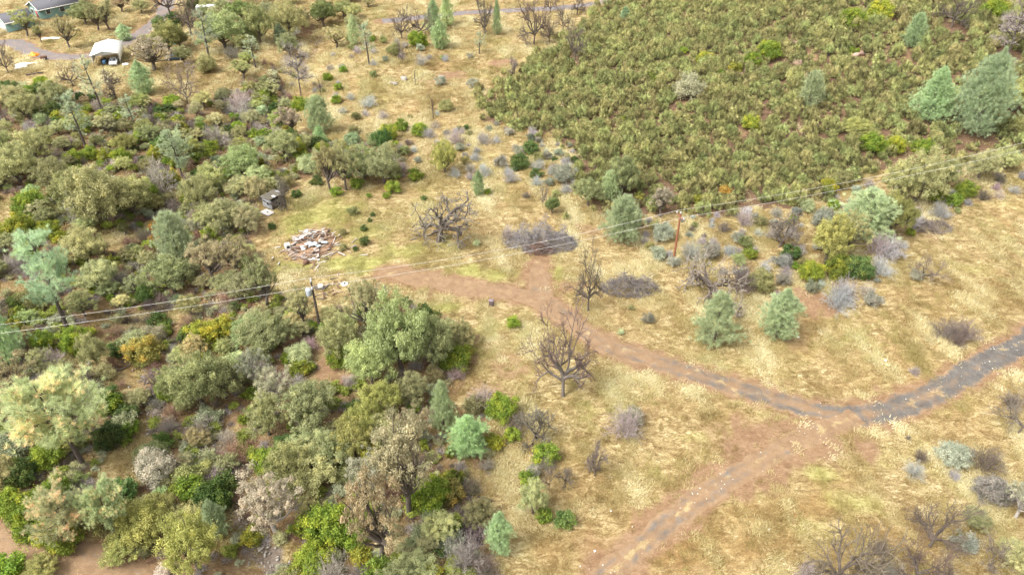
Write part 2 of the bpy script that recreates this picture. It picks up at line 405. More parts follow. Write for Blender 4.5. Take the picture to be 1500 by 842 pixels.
col = mix(nt, mth(nt, 'MULTIPLY', edge('wood'), 0.8), col, litter)
col = mix(nt, edge('brush'), col, soil)
col = mix(nt, edge('creek'), col, bed)
col = mix(nt, edge('dirt'), col, dirt)
p = N(nt, 'ShaderNodeBsdfPrincipled', Roughness=0.95); p.inputs['Specular IOR Level'].default_value = 0.15
nt.links.new(col, p.inputs['Base Color'])
bmp = N(nt, 'ShaderNodeBump', Strength=0.8, Distance=0.25); nt.links.new(mth(nt, 'ADD', fine, mth(nt, 'MULTIPLY', n_gra, 0.25)), bmp.inputs['Height']); nt.links.new(bmp.outputs[0], p.inputs['Normal'])
nt.links.new(p.outputs[0], out.inputs[0]); M['ground'] = m
g = link_mesh('ground', mk('ground', np.stack((fx, fy, ZZ.ravel()), 1), np.stack((ii, ii + 1, ii + nx + 1, ii + nx), 1), None, [m],
              {k: F[k] for k in ('dirt', 'green', 'orange', 'wood', 'brush', 'creek')}, smooth=True))
tag(g, 'rolling foothill ground of dry golden grass, red soil and leaf litter', kind='structure')

# ------------------------------------------------------------------ tracks and roads
def road_mat(name, grey_dark=(0.052, 0.047, 0.043), grey_light=(0.165, 0.15, 0.133), da=(0.145, 0.088, 0.048), db=(0.28, 0.188, 0.112)):
    m, nt, out = new_mat(name)
    pos = nt.nodes.new('ShaderNodeNewGeometry').outputs['Position']
    f1 = noise(nt, pos, 0.9, 6, 0.7, 0.8); f2 = noise(nt, pos, 7, 5, 0.75); f3 = noise(nt, pos, 0.34, 6, 0.72, 1.0)
    f = mth(nt, 'ADD', mth(nt, 'MULTIPLY', f1, 0.5), mth(nt, 'MULTIPLY', f2, 0.5))
    gravel = ramp(nt, f, [(0.36, grey_dark), (0.52, tuple((a + b) / 2 for a, b in zip(grey_dark, grey_light))), (0.66, grey_light), (0.76, (0.40, 0.38, 0.36))])
    dirt = ramp(nt, f, [(0.36, da), (0.64, db)])
    grass = ramp(nt, f, [(0.38, (0.17, 0.115, 0.05)), (0.64, (0.36, 0.275, 0.15))])
    u = mth(nt, 'ABSOLUTE', attr(nt, 'across'))
    rut = mth(nt, 'SUBTRACT', 1.0, mth(nt, 'MULTIPLY', mth(nt, 'ABSOLUTE', mth(nt, 'SUBTRACT', u, 0.5)), 2.4), True)   # wheel ruts
    gk = mth(nt, 'ADD', mth(nt, 'ADD', attr(nt, 'grey'), mth(nt, 'MULTIPLY', rut, 0.35)), mth(nt, 'MULTIPLY', mth(nt, 'SUBTRACT', f3, 0.5), 2.6))
    gk = mth(nt, 'MULTIPLY', mth(nt, 'SUBTRACT', mth(nt, 'ADD', gk, mth(nt, 'MULTIPLY', mth(nt, 'SUBTRACT', f, 0.5), 2.6)), 0.42), 1.5, True)
    c = mix(nt, gk, dirt, gravel)
    mid = mth(nt, 'SUBTRACT', 1.0, mth(nt, 'MULTIPLY', mth(nt, 'ABSOLUTE', mth(nt, 'ADD', attr(nt, 'across'), mth(nt, 'MULTIPLY', mth(nt, 'SUBTRACT', f3, 0.5), 1.6))), 2.6), True)
    mk_ = mth(nt, 'MULTIPLY', mth(nt, 'SUBTRACT', mth(nt, 'ADD', mth(nt, 'MULTIPLY', attr(nt, 'median'), mid), mth(nt, 'ADD', mth(nt, 'MULTIPLY', mth(nt, 'SUBTRACT', f1, 0.5), 1.7), mth(nt, 'MULTIPLY', mth(nt, 'SUBTRACT', noise(nt, pos, 0.45, 3, 0.6), 0.5), 2.6))), 0.42), 3.0, True)
    c = mix(nt, mk_, c, grass)
    ed = mth(nt, 'MULTIPLY', mth(nt, 'SUBTRACT', mth(nt, 'ADD', u, mth(nt, 'MULTIPLY', mth(nt, 'SUBTRACT', f1, 0.5), 1.2)), 0.72), 3.5, True)
    c = mix(nt, ed, c, dirt)
    p = N(nt, 'ShaderNodeBsdfPrincipled', Roughness=0.92); p.inputs['Specular IOR Level'].default_value = 0.2
    nt.links.new(c, p.inputs['Base Color'])
    b = N(nt, 'ShaderNodeBump', Strength=0.6, Distance=0.08); nt.links.new(f, b.inputs['Height']); nt.links.new(b.outputs[0], p.inputs['Normal'])
    nt.links.new(p.outputs[0], out.inputs[0]); return m
M['track'] = road_mat('track'); M['drive'] = road_mat('drive', (0.10, 0.09, 0.09), (0.21, 0.19, 0.188), (0.14, 0.108, 0.092), (0.24, 0.19, 0.163))
def build_road(name, label, lift=0.05, mat='track'):
    ln, hw, g0, g1, med = ROADS[name]
    n = len(ln); t = np.gradient(ln, axis=0); t /= np.linalg.norm(t, axis=1)[:, None]; nr = np.stack((-t[:, 1], t[:, 0]), 1)
    us = np.linspace(-1, 1, 13)
    w = np.ones((n, 13)) * hw
    for s, sl in ((0, slice(0, 6)), (3, slice(7, 13))):
        w[:, sl] = (hw * (1 + .12 * wob(ln[:, 0], ln[:, 1], 3.0, s) + .16 * wob(ln[:, 0], ln[:, 1], 0.6, s + 3)))[:, None]
    if name != 'driveway' and name != 'upper_road': w[-8:] *= np.linspace(1, .3, 8)[:, None]
    X = ln[:, None, 0] + nr[:, None, 0] * us * w; Y = ln[:, None, 1] + nr[:, None, 1] * us * w
    Z = height(X, Y) + lift - 0.07 * (np.abs(us) > .95) - .02 * np.exp(-((np.abs(us) - .5) / .2) ** 2)
    i = (np.arange(n - 1)[:, None] * 13 + np.arange(12)[None]).ravel()
    grey = np.repeat(np.linspace(g0, g1, n), 13)
    me = mk(name, np.stack((X, Y, Z), -1).reshape(-1, 3), np.stack((i, i + 1, i + 14, i + 13), 1), None, [M[mat]],
            {'across': np.tile(us, n), 'grey': grey, 'median': np.full(n * 13, med)}, smooth=True)
    tag(link_mesh(name, me), label, kind='structure')
build_road('gravel_track', 'grey gravel track curving in from the right and fading to brown dirt', 0.05)
build_road('dirt_track', 'patchy dirt track running from the junction down to the foreground', 0.07)
build_road('dirt_spur', 'short bare dirt spur leading to the big brush heap', 0.035)
build_road('creek_road', 'brown dirt road across the lower left corner', 0.06)
build_road('driveway', 'grey driveway winding past the green house and the carport', 0.06, 'drive')
build_road('upper_road', 'paved grey road behind the bare trees of the upper meadow', 0.06, 'drive')

# ------------------------------------------------------------------ scatter with geometry nodes (only for what nobody could count)
def scatter(name, P, rot, scl, idx, protos, label, extra=None):
    me = bpy.data.meshes.new(name); me.vertices.add(len(P)); me.vertices.foreach_set('co', np.asarray(P, np.float32).ravel())
    for k, typ, v in (('rot', 'FLOAT_VECTOR', rot), ('scl', 'FLOAT_VECTOR', scl)):
        a = me.attributes.new(k, typ, 'POINT'); a.data.foreach_set('vector', np.asarray(v, np.float32).ravel())
    a = me.attributes.new('idx', 'INT', 'POINT'); a.data.foreach_set('value', np.asarray(idx, np.int32))
    for k, v in (extra or {}).items():
        a = me.attributes.new(k, 'FLOAT', 'POINT'); a.data.foreach_set('value', np.asarray(v, np.float32))
    col = bpy.data.collections.new(name + '_kinds')
    for i, (pm) in enumerate(protos):
        o = bpy.data.objects.new('%s_%02d' % (name, i), pm); col.objects.link(o)
    ng = bpy.data.node_groups.new(name, 'GeometryNodeTree')
    ng.interface.new_socket('Geometry', in_out='INPUT', socket_type='NodeSocketGeometry'); ng.interface.new_socket('Geometry', in_out='OUTPUT', socket_type='NodeSocketGeometry')
    gi, go = ng.nodes.new('NodeGroupInput'), ng.nodes.new('NodeGroupOutput')
    ip = ng.nodes.new('GeometryNodeInstanceOnPoints'); ci = ng.nodes.new('GeometryNodeCollectionInfo')
    ci.inputs['Collection'].default_value = col; ci.inputs['Separate Children'].default_value = True; ci.inputs['Reset Children'].default_value = True
    ip.inputs['Pick Instance'].default_value = True
    def na(k, t):
        n = ng.nodes.new('GeometryNodeInputNamedAttribute'); n.data_type = t; n.inputs[0].default_value = k; return n.outputs[0]
    L = ng.links.new
    L(gi.outputs[0], ip.inputs['Points']); L(ci.outputs[0], ip.inputs['Instance']); L(na('idx', 'INT'), ip.inputs['Instance Index'])
    L(na('rot', 'FLOAT_VECTOR'), ip.inputs['Rotation']); L(na('scl', 'FLOAT_VECTOR'), ip.inputs['Scale']); L(ip.outputs[0], go.inputs[0])
    o = link_mesh(name, me); o.modifiers.new('scatter', 'NODES').node_group = ng
    return tag(o, label, kind='stuff')

# grass
m, nt, out = new_mat('grass')
tint = attr(nt, 'tint', 'INSTANCER'); gr = attr(nt, 'greenness', 'INSTANCER')
c = ramp(nt, mth(nt, 'ADD', mth(nt, 'MULTIPLY', tint, 0.75), mth(nt, 'MULTIPLY', attr(nt, 'shade'), 0.25)),
         [(0.0, (0.16, 0.092, 0.032)), (0.3, (0.285, 0.205, 0.08)), (0.58, (0.45, 0.365, 0.172)), (0.82, (0.64, 0.565, 0.33)), (1.0, (0.75, 0.70, 0.49))])
cg = ramp(nt, attr(nt, 'shade'), [(0.0, (0.20, 0.195, 0.045)), (1.0, (0.47, 0.45, 0.16))])
c = mix(nt, gr, c, cg)
d = N(nt, 'ShaderNodeBsdfPrincipled', Roughness=0.7); d.inputs['Specular IOR Level'].default_value = 0.2
t = nt.nodes.new('ShaderNodeBsdfTranslucent'); mx = nt.nodes.new('ShaderNodeMixShader'); mx.inputs[0].default_value = 0.35
nt.links.new(c, d.inputs['Base Color']); nt.links.new(c, t.inputs['Color']); nt.links.new(d.outputs[0], mx.inputs[1]); nt.links.new(t.outputs[0], mx.inputs[2]); nt.links.new(mx.outputs[0], out.inputs[0])
M['grass'] = m
def tuft(seed, n=30, lean=0.5, ln=0.56, spread=0.36):
    r = np.random.default_rng(seed); V = []; Q = []; A = []
    for k in range(n):
        a = r.uniform(0, 6.28); b = np.array((r.normal() * spread, r.normal() * spread, -0.03))
        l = ln * r.uniform(0.5, 1.15); w = r.uniform(0.014, 0.03)
        d = np.array((lean * 1.2 + 0.45 * r.normal(), 0.45 * r.normal(), 0.75 * r.uniform(.4, 1.1))); d /= np.linalg.norm(d)
        side = np.cross(d, (0, 0, 1)); side /= np.linalg.norm(side) + 1e-6
        p1 = b + d * l * .55; d2 = d + np.array((lean * .9, 0, -.55)); d2 /= np.linalg.norm(d2); p2 = p1 + d2 * l * .55
        i = len(V); V += [b - side * w, b + side * w, p1 + side * w, p1 - side * w, p2 + side * w * .3, p2 - side * w * .3]
        Q += [(i, i + 1, i + 2, i + 3), (i + 3, i + 2, i + 4, i + 5)]; A += [r.uniform(0, 1)] * 6
    return mk('grass_tuft', V, Q, None, [M['grass']], {'shade': A})
TUFTS = [tuft(i, lean=l) for i, l in enumerate((0.25, 0.5, 0.8, 1.0, 0.6, 0.15))]
r = np.random.default_rng(11)
nc = 620000
gx, gy = r.uniform(-165, 150, nc), r.uniform(30, 265, nc)
gz = height(gx, gy); dd = gy * CP + (CAM_H - gz) * SP
px, py = proj(gx, gy, gz)
keep = (px > -60) & (px < 1560) & (py > -40) & (py < 920) & (r.uniform(0, 1, nc) < np.clip((80 / dd) ** 1.2, 0, 1))
gx, gy, gz, dd = (a[keep] for a in (gx, gy, gz, dd)); dens = np.ones(len(gx))
G = fields(gx, gy)
dens = dens * np.where(G['brush'] > .5, .05, 1) * np.where(G['wood'] > .5, .42, 1) * np.where(G['road'] < -.35, .05, 1) * (1 - .93 * np.clip(1.15 * G['dirt'], 0, 1)) * (1 - .85 * G['creek'])
patch = .8 * wob(gx, gy, 3.4, 2) + .55 * wob(gx, gy, 1.1, 6)
dens *= np.clip(.56 + .75 * patch, .08, 1)
dens *= 1 - .45 * np.clip(G['orange'], 0, 1)
keep = r.uniform(0, 1, len(gx)) < dens
gx, gy, gz, dd, patch = (a[keep] for a in (gx, gy, gz, dd, patch)); G = {k: v[keep] for k, v in G.items()}
n = len(gx)
tint = np.clip(.43 + .22 * wob(gx, gy, 6, 1) + .36 * patch + r.normal(0, .18, n) - .40 * G['orange'] - .3 * G['wood'], 0, 1)
gren = np.clip((1.0 * G['green'] + .28 * wob(gx, gy, 5, 5) - .02 + r.normal(0, .16, n)) * np.where(G['wood'] > .5, .6, 1), 0, .95)
rz = 2.2 * wob(gx, gy, 9, 0) + 1.0 * wob(gx, gy, 2.6, 4) + r.normal(0, 1.3, n)
sc = r.uniform(.7, 1.25, n) * (.82 + .3 * np.clip(patch, -1, 1)) * np.clip(dd / 110, .9, 1.4) * (1 - .35 * G['green']) * (1 - .2 * G['orange'])
scatter('dry_grass', np.stack((gx, gy, gz - .02), 1), np.stack((0 * rz, 0 * rz, rz), 1), np.stack((sc, sc, sc * r.uniform(.7, 1.1, n)), 1), r.integers(0, len(TUFTS), n), TUFTS,
        'lodged dry golden grass across the meadows', {'tint': tint, 'greenness': gren})
print('grass tufts', n)

# ------------------------------------------------------------------ plants: shapes
def unit(r, n, zmin=-1.0):
    z = r.uniform(zmin, 1, n); a = r.uniform(0, 2 * math.pi, n); s = np.sqrt(1 - z * z)
    return np.stack((s * np.cos(a), s * np.sin(a), z), 1)

def leaf_quads(r, P, Nn, L, asp):
    """Pointed leaf sprays: one bent rhombus each."""
    n = len(P)
    t = np.cross(Nn, r.normal(size=(n, 3))); t /= np.linalg.norm(t, axis=1)[:, None] + 1e-9
    b = np.cross(Nn, t)
    L = np.broadcast_to(L, n)[:, None]
    V = np.stack((P - t * L * .5, P + b * L * asp * .5 + Nn * L * .06, P + t * L * .5, P - b * L * asp * .5 + Nn * L * .06), 1).reshape(-1, 3)
    return V, np.arange(4 * n).reshape(-1, 4)

def lobe_centres(r, n, rx, rz, zc, shell, zmin):
    d = unit(r, n, zmin)
    w = [(r.normal(size=3) * 1.6, r.uniform(0, 6.28)) for _ in range(5)]
    bump = sum(np.sin(1.5 * d @ k + p) for k, p in w) / 3.2
    rad = r.uniform(*shell, n) * (1 + .28 * bump)
    return d * rad[:, None] * (rx, rx, rz) + (0, 0, zc), d

def leafy(name, seed, rx, rz, zc, nl, per, lobe, leaf, asp, shell=(.5, .92), zmin=-.45, mat='leaf', up=.25, flat=.8, spray=False):
    r = np.random.default_rng(seed)
    Cn, Dn = lobe_centres(r, nl, rx, rz, zc, shell, zmin)
    lr = r.uniform(*lobe, nl)
    k = np.repeat(np.arange(nl), per)
    d = unit(r, nl * per, -.7)
    rad = lr[k] * r.uniform(.25, 1, nl * per) ** .55 * (1 + .38 * r.normal(size=nl * per))
    P = Cn[k] + d * rad[:, None] * (1, 1, flat)
    P[:, 2] = np.maximum(P[:, 2], leaf * .3)
    Nn = d * .55 + r.normal(size=d.shape) * .55 + (0, 0, up)
    if spray: Nn[:, 2] *= .25
    Nn /= np.linalg.norm(Nn, axis=1)[:, None]
    V, Q = leaf_quads(r, P, Nn, leaf * r.uniform(.6, 1.3, len(P)), asp)
    sh = np.clip(.5 + .21 * r.normal(size=nl)[k] + .09 * r.normal(size=len(P)), 0, 1)
    return V, Q, np.repeat(sh, 4), Cn

def curve(r, a, b, bend, n=5):
    t = np.linspace(0, 1, n)[:, None]
    m = r.normal(size=3) * bend
    return a + (b - a) * t + np.sin(t * math.pi) * m + r.normal(size=(n, 3)) * bend * .18 * np.sin(t * math.pi)

def norm_size(V): return .5 * (np.ptp(np.percentile(V[:, 0], (.2, 99.8))) + np.ptp(np.percentile(V[:, 1], (.2, 99.8)))), np.percentile(V[:, 2], 99.5)

def P_oak(seed, rx=3.6, rz=2.6, zc=4.0, nl=190, per=150, leaf=.19, sparse=False, barkm='bark', mat='leaf'):
    r = np.random.default_rng(seed + 900)
    V, Q, A, Cn = leafy('crown', seed, rx, rz, zc, nl, per, (.22, .62) if not sparse else (.2, .52), leaf, .46, (.35, 1.0), -.5, mat)
    T = Tubes()
    top = np.array((r.normal() * .3, r.normal() * .3, zc * .55))
    T.add(curve(r, np.array((0, 0, -.4)), top, .15, 6), np.linspace(.30, .20, 6), 7)
    for c in Cn[r.permutation(nl)[:34 if sparse else 16]]:
        T.add(curve(r, top * r.uniform(.6, 1), c, .35, 6), np.linspace(.14, .03, 6), 5)
    W, H = norm_size(V)
    return dict(parts=[('trunk', T.mesh('oak_trunk', M[barkm])), ('crown', mk('oak_crown', V, Q, None, [M[mat]], {'shade': A}))], W=W, H=H)

def tufts(r, P, D, n, ln, w):
    """Needle tufts: n thin triangles fanning from each point of P about direction D."""
    k = np.repeat(np.arange(len(P)), n)
    d = D[k] * .8 + r.normal(size=(len(k), 3)) * .55; d /= np.linalg.norm(d, axis=1)[:, None]
    s = np.cross(d, r.normal(size=d.shape)); s /= np.linalg.norm(s, axis=1)[:, None] + 1e-9
    L = (ln * r.uniform(.6, 1.2, len(k)))[:, None]
    b = P[k] + r.normal(size=d.shape) * ln * .15
    V = np.stack((b - s * w, b + s * w, b + d * L), 1).reshape(-1, 3)
    return V, np.arange(3 * len(k)).reshape(-1, 3), k

def P_pine_young(seed, H=6.0, R=2.0, nt_=1100, shape='egg'):
    r = np.random.default_rng(seed)
    h = r.beta(1.5, 1.45, nt_) * .96 + .02
    prof = {'egg': np.sin(np.clip(h * .95 + .12, 0, 1) * math.pi) ** .72, 'cone': (1 - h) ** .72 * np.clip(h * 7, .35, 1) * 1.25, 'dome': np.sqrt(np.clip(1 - h ** 2.3, 0, 1)) * np.clip(.55 + h * 2, 0, 1)}[shape]
    a = r.uniform(0, 6.28, nt_)
    lob = 1 + .24 * np.sin(a * 3 + h * 9 + seed) + .13 * np.sin(a * 5 - h * 17 + 2 * seed) + .10 * np.sin(h * 31)
    q = R * prof * lob * np.sqrt(r.uniform(.12, 1, nt_)) * (.84 + .14 * r.normal(size=nt_))
    P = np.stack((q * np.cos(a), q * np.sin(a), h * H), 1)
    D = np.stack((np.cos(a), np.sin(a), .45 + 1.2 * h ** 2), 1); D /= np.linalg.norm(D, axis=1)[:, None]
    V, T3, k = tufts(r, P, D, 26, .40, .017)
    V[:, 2] = np.maximum(V[:, 2], 0.05)
    sh = np.clip(.5 + .2 * r.normal(size=nt_)[k] + .13 * r.normal(size=len(k)), 0, 1)
    T = Tubes(); T.add([(0, 0, -.3), (.03, 0, H * .5), (0, .02, H * .93)], [.15, .09, .02], 6)
    for i in r.permutation(nt_)[:30]: T.add(curve(r, np.array((0, 0, P[i][2] * .8)), P[i], .08, 4), [.045, .035, .025, .015], 4)
    W, Hh = norm_size(V)
    return dict(parts=[('trunk', T.mesh('pine_trunk', M['bark'])), ('crown', mk('pine_crown', V, None, T3, [M['needle']], {'shade': np.repeat(sh, 3)}))], W=W, H=Hh)

def P_pine_airy(seed, H=12.0, mat='needle', nl=9, dense=1.0, wide=.30, low=.28):
    """Foothill pine: forked leaning trunk, open crown of separate upswept clumps."""
    r = np.random.default_rng(seed); T = Tubes(); PP = []; DD = []
    lean = r.normal(size=2) * .05 * H
    main = np.array([(0, 0, -.5), (lean[0] * .3, lean[1] * .3, H * .35), (lean[0] * .7, lean[1] * .7, H * .65), (lean[0], lean[1], H * .96)])
    mc = catmull(main, .8); T.add(mc, np.linspace(.27, .03, len(mc)), 7)
    for i in range(int(nl * 3.4)):
        t = r.uniform(low, .98); b = mc[int(t * (len(mc) - 1))]
        a = i * 2.4 + r.normal() * .4
        ln = H * wide * (1.15 - .75 * t ** 2.2) * r.uniform(.6, 1.15) * min(1, .55 + (t - low) * 3)
        e = b + np.array((math.cos(a) * ln, math.sin(a) * ln, ln * r.uniform(.15, .7)))
        c = curve(r, b, e, .12 * ln, 7); c[3:, 2] += np.linspace(0, .15 * ln, 4)
        T.add(c, np.linspace(.075, .012, 7), 4)
        for j in range(int(26 * dense)):
            s = r.uniform(.35, 1.05); p = c[min(6, int(s * 6))] + r.normal(size=3) * (.34, .34, .26) * (.6 + .08 * ln * 1.4)
            PP.append(p); DD.append((math.cos(a) * .4, math.sin(a) * .4, .8))
    PP = np.array(PP); DD = np.array(DD)
    V, T3, k = tufts(r, PP, DD, 24, .44, .017)
    lob = np.repeat(r.normal(size=len(PP) // int(26 * dense) + 1), int(26 * dense))[:len(PP)]
    sh = np.clip(.48 + .17 * lob[k] + .14 * r.normal(size=len(PP))[k] + .10 * r.normal(size=len(k)), 0, 1)
    W, Hh = norm_size(V)
    return dict(parts=[('trunk', T.mesh('pine_trunk', M['dark_bark'])), ('crown', mk('pine_crown', V, None, T3, [M[mat]], {'shade': np.repeat(sh, 3)}))], W=W, H=Hh)

def grow(r, a, d, ln, rad, lev, spec, out):
    nseg = 5 if lev < 3 else 3
    P = [a]; D = d / np.linalg.norm(d)
    for i in range(nseg):
        D = D + r.normal(size=3) * spec['gnarl'] * (1.0 if lev else .3) + np.array((0, 0, spec['trop'][lev])); D /= np.linalg.norm(D)
        P.append(P[-1] + D * ln / nseg)
    P = np.array(P); tip = spec['tip'] if lev == spec['max'] else rad * .55
    out.append((P, np.linspace(rad, tip, len(P)), lev))
    if lev == spec['max']: return
    for j in range(spec['n'][lev]):
        f = r.uniform(spec['from'][lev], 1.0) if j else 1.0
        i = min(nseg - 1, int(f * nseg)); p = P[i] + (P[i + 1] - P[i]) * (f * nseg - i)
        base = P[i + 1] - P[i]; base /= np.linalg.norm(base)
        a2 = j * 2.4 + r.normal() * .5 + lev; s = np.cross(base, (.3, .5, .8)); s /= np.linalg.norm(s); s2 = np.cross(base, s)
        a0, a1 = spec['ang'][lev]
        ang = a0 + (a1 - a0) * math.sqrt((j + r.uniform(0, 1)) / spec['n'][lev]) if lev == 0 else r.uniform(a0, a1)
        nd = base * math.cos(ang) + (s * math.cos(a2) + s2 * math.sin(a2)) * math.sin(ang)
        if nd[2] < -.2: nd[2] *= .3
        grow(r, p, nd, ln * r.uniform(*spec['len'][lev]), max(rad * r.uniform(.42, .66), spec['tip']), lev + 1, spec, out)

def P_bare(seed, H=8.0, spec=None, barkm='bark', thick=.30, trunk=.30):
    r = np.random.default_rng(seed)
    sp = dict(max=4, n=(8, 4, 5, 5), ang=((.05, 1.42), (.35, .85), (.4, 1.0), (.4, 1.1)), len=((1.0, 1.65), (.5, .9), (.45, .8), (.4, .75)), gnarl=.19,
              trop=(.05, .05, .04, .03, .02), tip=.016)
    sp['from'] = (.62, .4, .35, .25); sp.update(spec or {})
    out = []; grow(r, np.array((0, 0, -.3)), np.array((r.normal() * .1, r.normal() * .1, 1)), H * trunk, thick, 0, sp, out)
    A, B = Tubes(), Tubes()
    for P, R, lev in out: (A if lev < 3 else B).add(P, R, (8, 6, 4, 3, 3)[lev], float(np.clip(r.normal(.5, .2), 0, 1)))
    W, Hh = norm_size(np.concatenate(B.V))
    return dict(parts=[('trunk', A.mesh('bare_trunk', M[barkm])), ('twigs', B.mesh('bare_twigs', M['twig'], False))], W=W, H=Hh)

def P_twigs(seed, H=1.6, R=1.2, stems=46, gn=.22):
    r = np.random.default_rng(seed); out = []
    sp = dict(max=3, n=(5, 4, 4), ang=((.3, .8), (.3, .9), (.3, .9)), len=((.45, .8), (.45, .8), (.4, .7)), gnarl=gn, trop=(.04, .05, .04, .03), tip=.010)
    sp['from'] = (.3, .2, .2); sp['n'] = (4, 4, 3)
    T = Tubes()
    for k in range(stems):
        a = r.uniform(0, 6.28); e = r.uniform(0, 1) ** .6
        d = np.array((math.cos(a) * e * R / H * 1.1, math.sin(a) * e * R / H * 1.1, r.uniform(.55, 1)))
        out.clear(); grow(r, np.array((math.cos(a) * e * R * .35, math.sin(a) * e * R * .35, -.05)), d, H * r.uniform(.5, .78), .022, 1, dict(sp, n=(0, 4, 4)), out)
        s = float(np.clip(r.normal(.5, .22), 0, 1))
        for P, Rr, lev in out: T.add(P, Rr, 3, s + r.normal() * .1)
    V, Q, A = T.arrays()
    W, Hh = norm_size(V)
    return dict(parts=[('shrub', mk('twig_shrub', V, Q, None, [M['twig']], {'shade': np.clip(A, 0, 1)}))], W=W, H=Hh)

def P_shrub(seed, rx=1.1, rz=.8, nl=34, per=70, leaf=.20, asp=.55, mat='shrub_leaf', twiggy=0, lobe=(.22, .38), flat=.85, spray=False):
    r = np.random.default_rng(seed + 50)
    V, Q, A, Cn = leafy('shrub', seed, rx, rz, rz * .85, nl, per, lobe, leaf, asp, (.45, .92), -.75, mat, .2, flat, spray)
    T = Tubes()
    for c in Cn[r.permutation(nl)[:12 + twiggy]]:
        T.add(curve(r, np.array((r.normal() * .12, r.normal() * .12, -.05)), c * (1 + (.25 if twiggy else 0)), .1, 4), np.linspace(.03, .012, 4), 3)
    V2, Q2, A2 = T.arrays()
    W, H = norm_size(V)
    me = mk('shrub', np.concatenate((V, V2)), np.concatenate((Q, Q2 + len(V))), None, [M[mat], M['bark']], {'shade': np.concatenate((A, A2))},
            mi=np.concatenate((np.zeros(len(Q)), np.ones(len(Q2)))))
    return dict(parts=[('shrub', me)], W=W, H=H)

FAM = {
    'oak_open': [P_oak(i, 3.5, 2.6, 4.2, 105, 120, .18, True) for i in (11, 12, 13)],
    'oak_pale': [P_oak(i, 3.5, 2.5, 4.2, 105, 120, .18, True, 'pale_bark') for i in (15, 16)],
    'oak_low': [P_oak(17, 3.4, 2.2, 2.5, 190, 145, .185), P_oak(18, 3.4, 2.4, 2.8, 190, 145, .185), P_oak(19, 3.5, 2.3, 2.6, 180, 150, .185), P_oak(20, 3.2, 2.5, 3.0, 170, 150, .185), P_oak(21, 3.6, 2.2, 2.6, 200, 140, .185), P_oak(22, 3.3, 2.5, 2.9, 150, 150, .185)],
    'pine_egg': [P_pine_young(21, 6, 2.0, 820, 'egg'), P_pine_young(22, 6.4, 2.1, 860, 'egg')],
    'pine_cone': [P_pine_young(23, 6.6, 2.3, 840, 'cone'), P_pine_young(24, 6, 2.5, 840, 'cone')],
    'pine_dome': [P_pine_young(25, 6, 3.0, 1250, 'dome'), P_pine_young(26, 5.4, 2.9, 1200, 'dome')],
    'pine_big': [P_pine_young(27, 11, 4.2, 3000, 'cone'), P_pine_young(28, 11, 4.4, 3000, 'egg')],
    'pine_airy': [P_pine_airy(31), P_pine_airy(32, wide=.34), P_pine_airy(33, nl=10, low=.36)],
    'pine_thin': [P_pine_airy(36, nl=6, dense=.55, wide=.24), P_pine_airy(37, nl=6, dense=.5, wide=.26)],
    'pine_peach': [P_pine_airy(38, 10, mat='needle_peach', nl=15, wide=.50, dense=1.6, low=.50), P_pine_airy(39, 10, mat='needle_peach', nl=13, wide=.46, dense=1.5, low=.42)],
    'bare': [P_bare(q, 8, {'tip': .02, 'n': (7, 4, 5, 5)}, 'bark', .34, .30) for q in (201, 203, 204)],
    'bare_lone': [P_bare(204, 8, {'tip': .024, 'n': (7, 4, 5, 5)}, 'mid_bark', .36, .30)],
    'bare_gnarled': [P_bare(q, 7, {'gnarl': .36, 'n': (6, 4, 3, 5), 'ang': ((.75, 1.4), (.5, 1.1), (.5, 1.1), (.5, 1.1)), 'trop': (.05, .03, .02, .02, .02), 'tip': .02}, 'bark', .22, .18) for q in (311, 306)],
    'bare_small': [P_bare(47, 4, {'n': (5, 5, 5, 4)}, 'bark', .12), P_bare(48, 4, {'n': (6, 5, 5, 4), 'gnarl': .3}, 'bark', .12, .2)],
    'dead_pine': [P_bare(49, 9, {'n': (22, 6, 4, 3), 'from': (.25, .3, .2, .2), 'ang': ((.9, 1.5), (.3, .8), (.4, .9), (.4, 1)), 'len': ((.16, .36), (.4, .7), (.4, .7), (.4, .7))}, 'bark', .2, .95)],
    'snag': [P_bare(50, 5, {'n': (6, 2, 2, 1), 'from': (.4, .3, .2, .2), 'len': ((.15, .3), (.4, .7), (.4, .7), (.4, .7))}, 'dark_bark', .14, .9)],
    'twigs': [P_twigs(i) for i in (51, 52, 53, 54)],
    'shrub': [P_shrub(i) for i in (61, 62, 63, 64)],
    'shrub_big': [P_shrub(i, 2.3, 1.6, 110, 95, .21, .55, 'shrub_leaf', 0, (.32, .6)) for i in (81, 82)],
    'shrub_fine_big': [P_shrub(i, 2.3, 1.6, 110, 110, .17, .5, 'leaf', 14, (.32, .6)) for i in (84, 85)],
    'shrub_fine': [P_shrub(i, 1.1, .85, 40, 85, .13, .45, 'leaf', 14) for i in (66, 67, 68)],
    'brush': [P_shrub(i, 1.15, .9, 50, 75, .125, .40, 'brush_leaf', 6, (.14, .34), 1.25, True) for i in (71, 72, 73, 74, 75)],
}

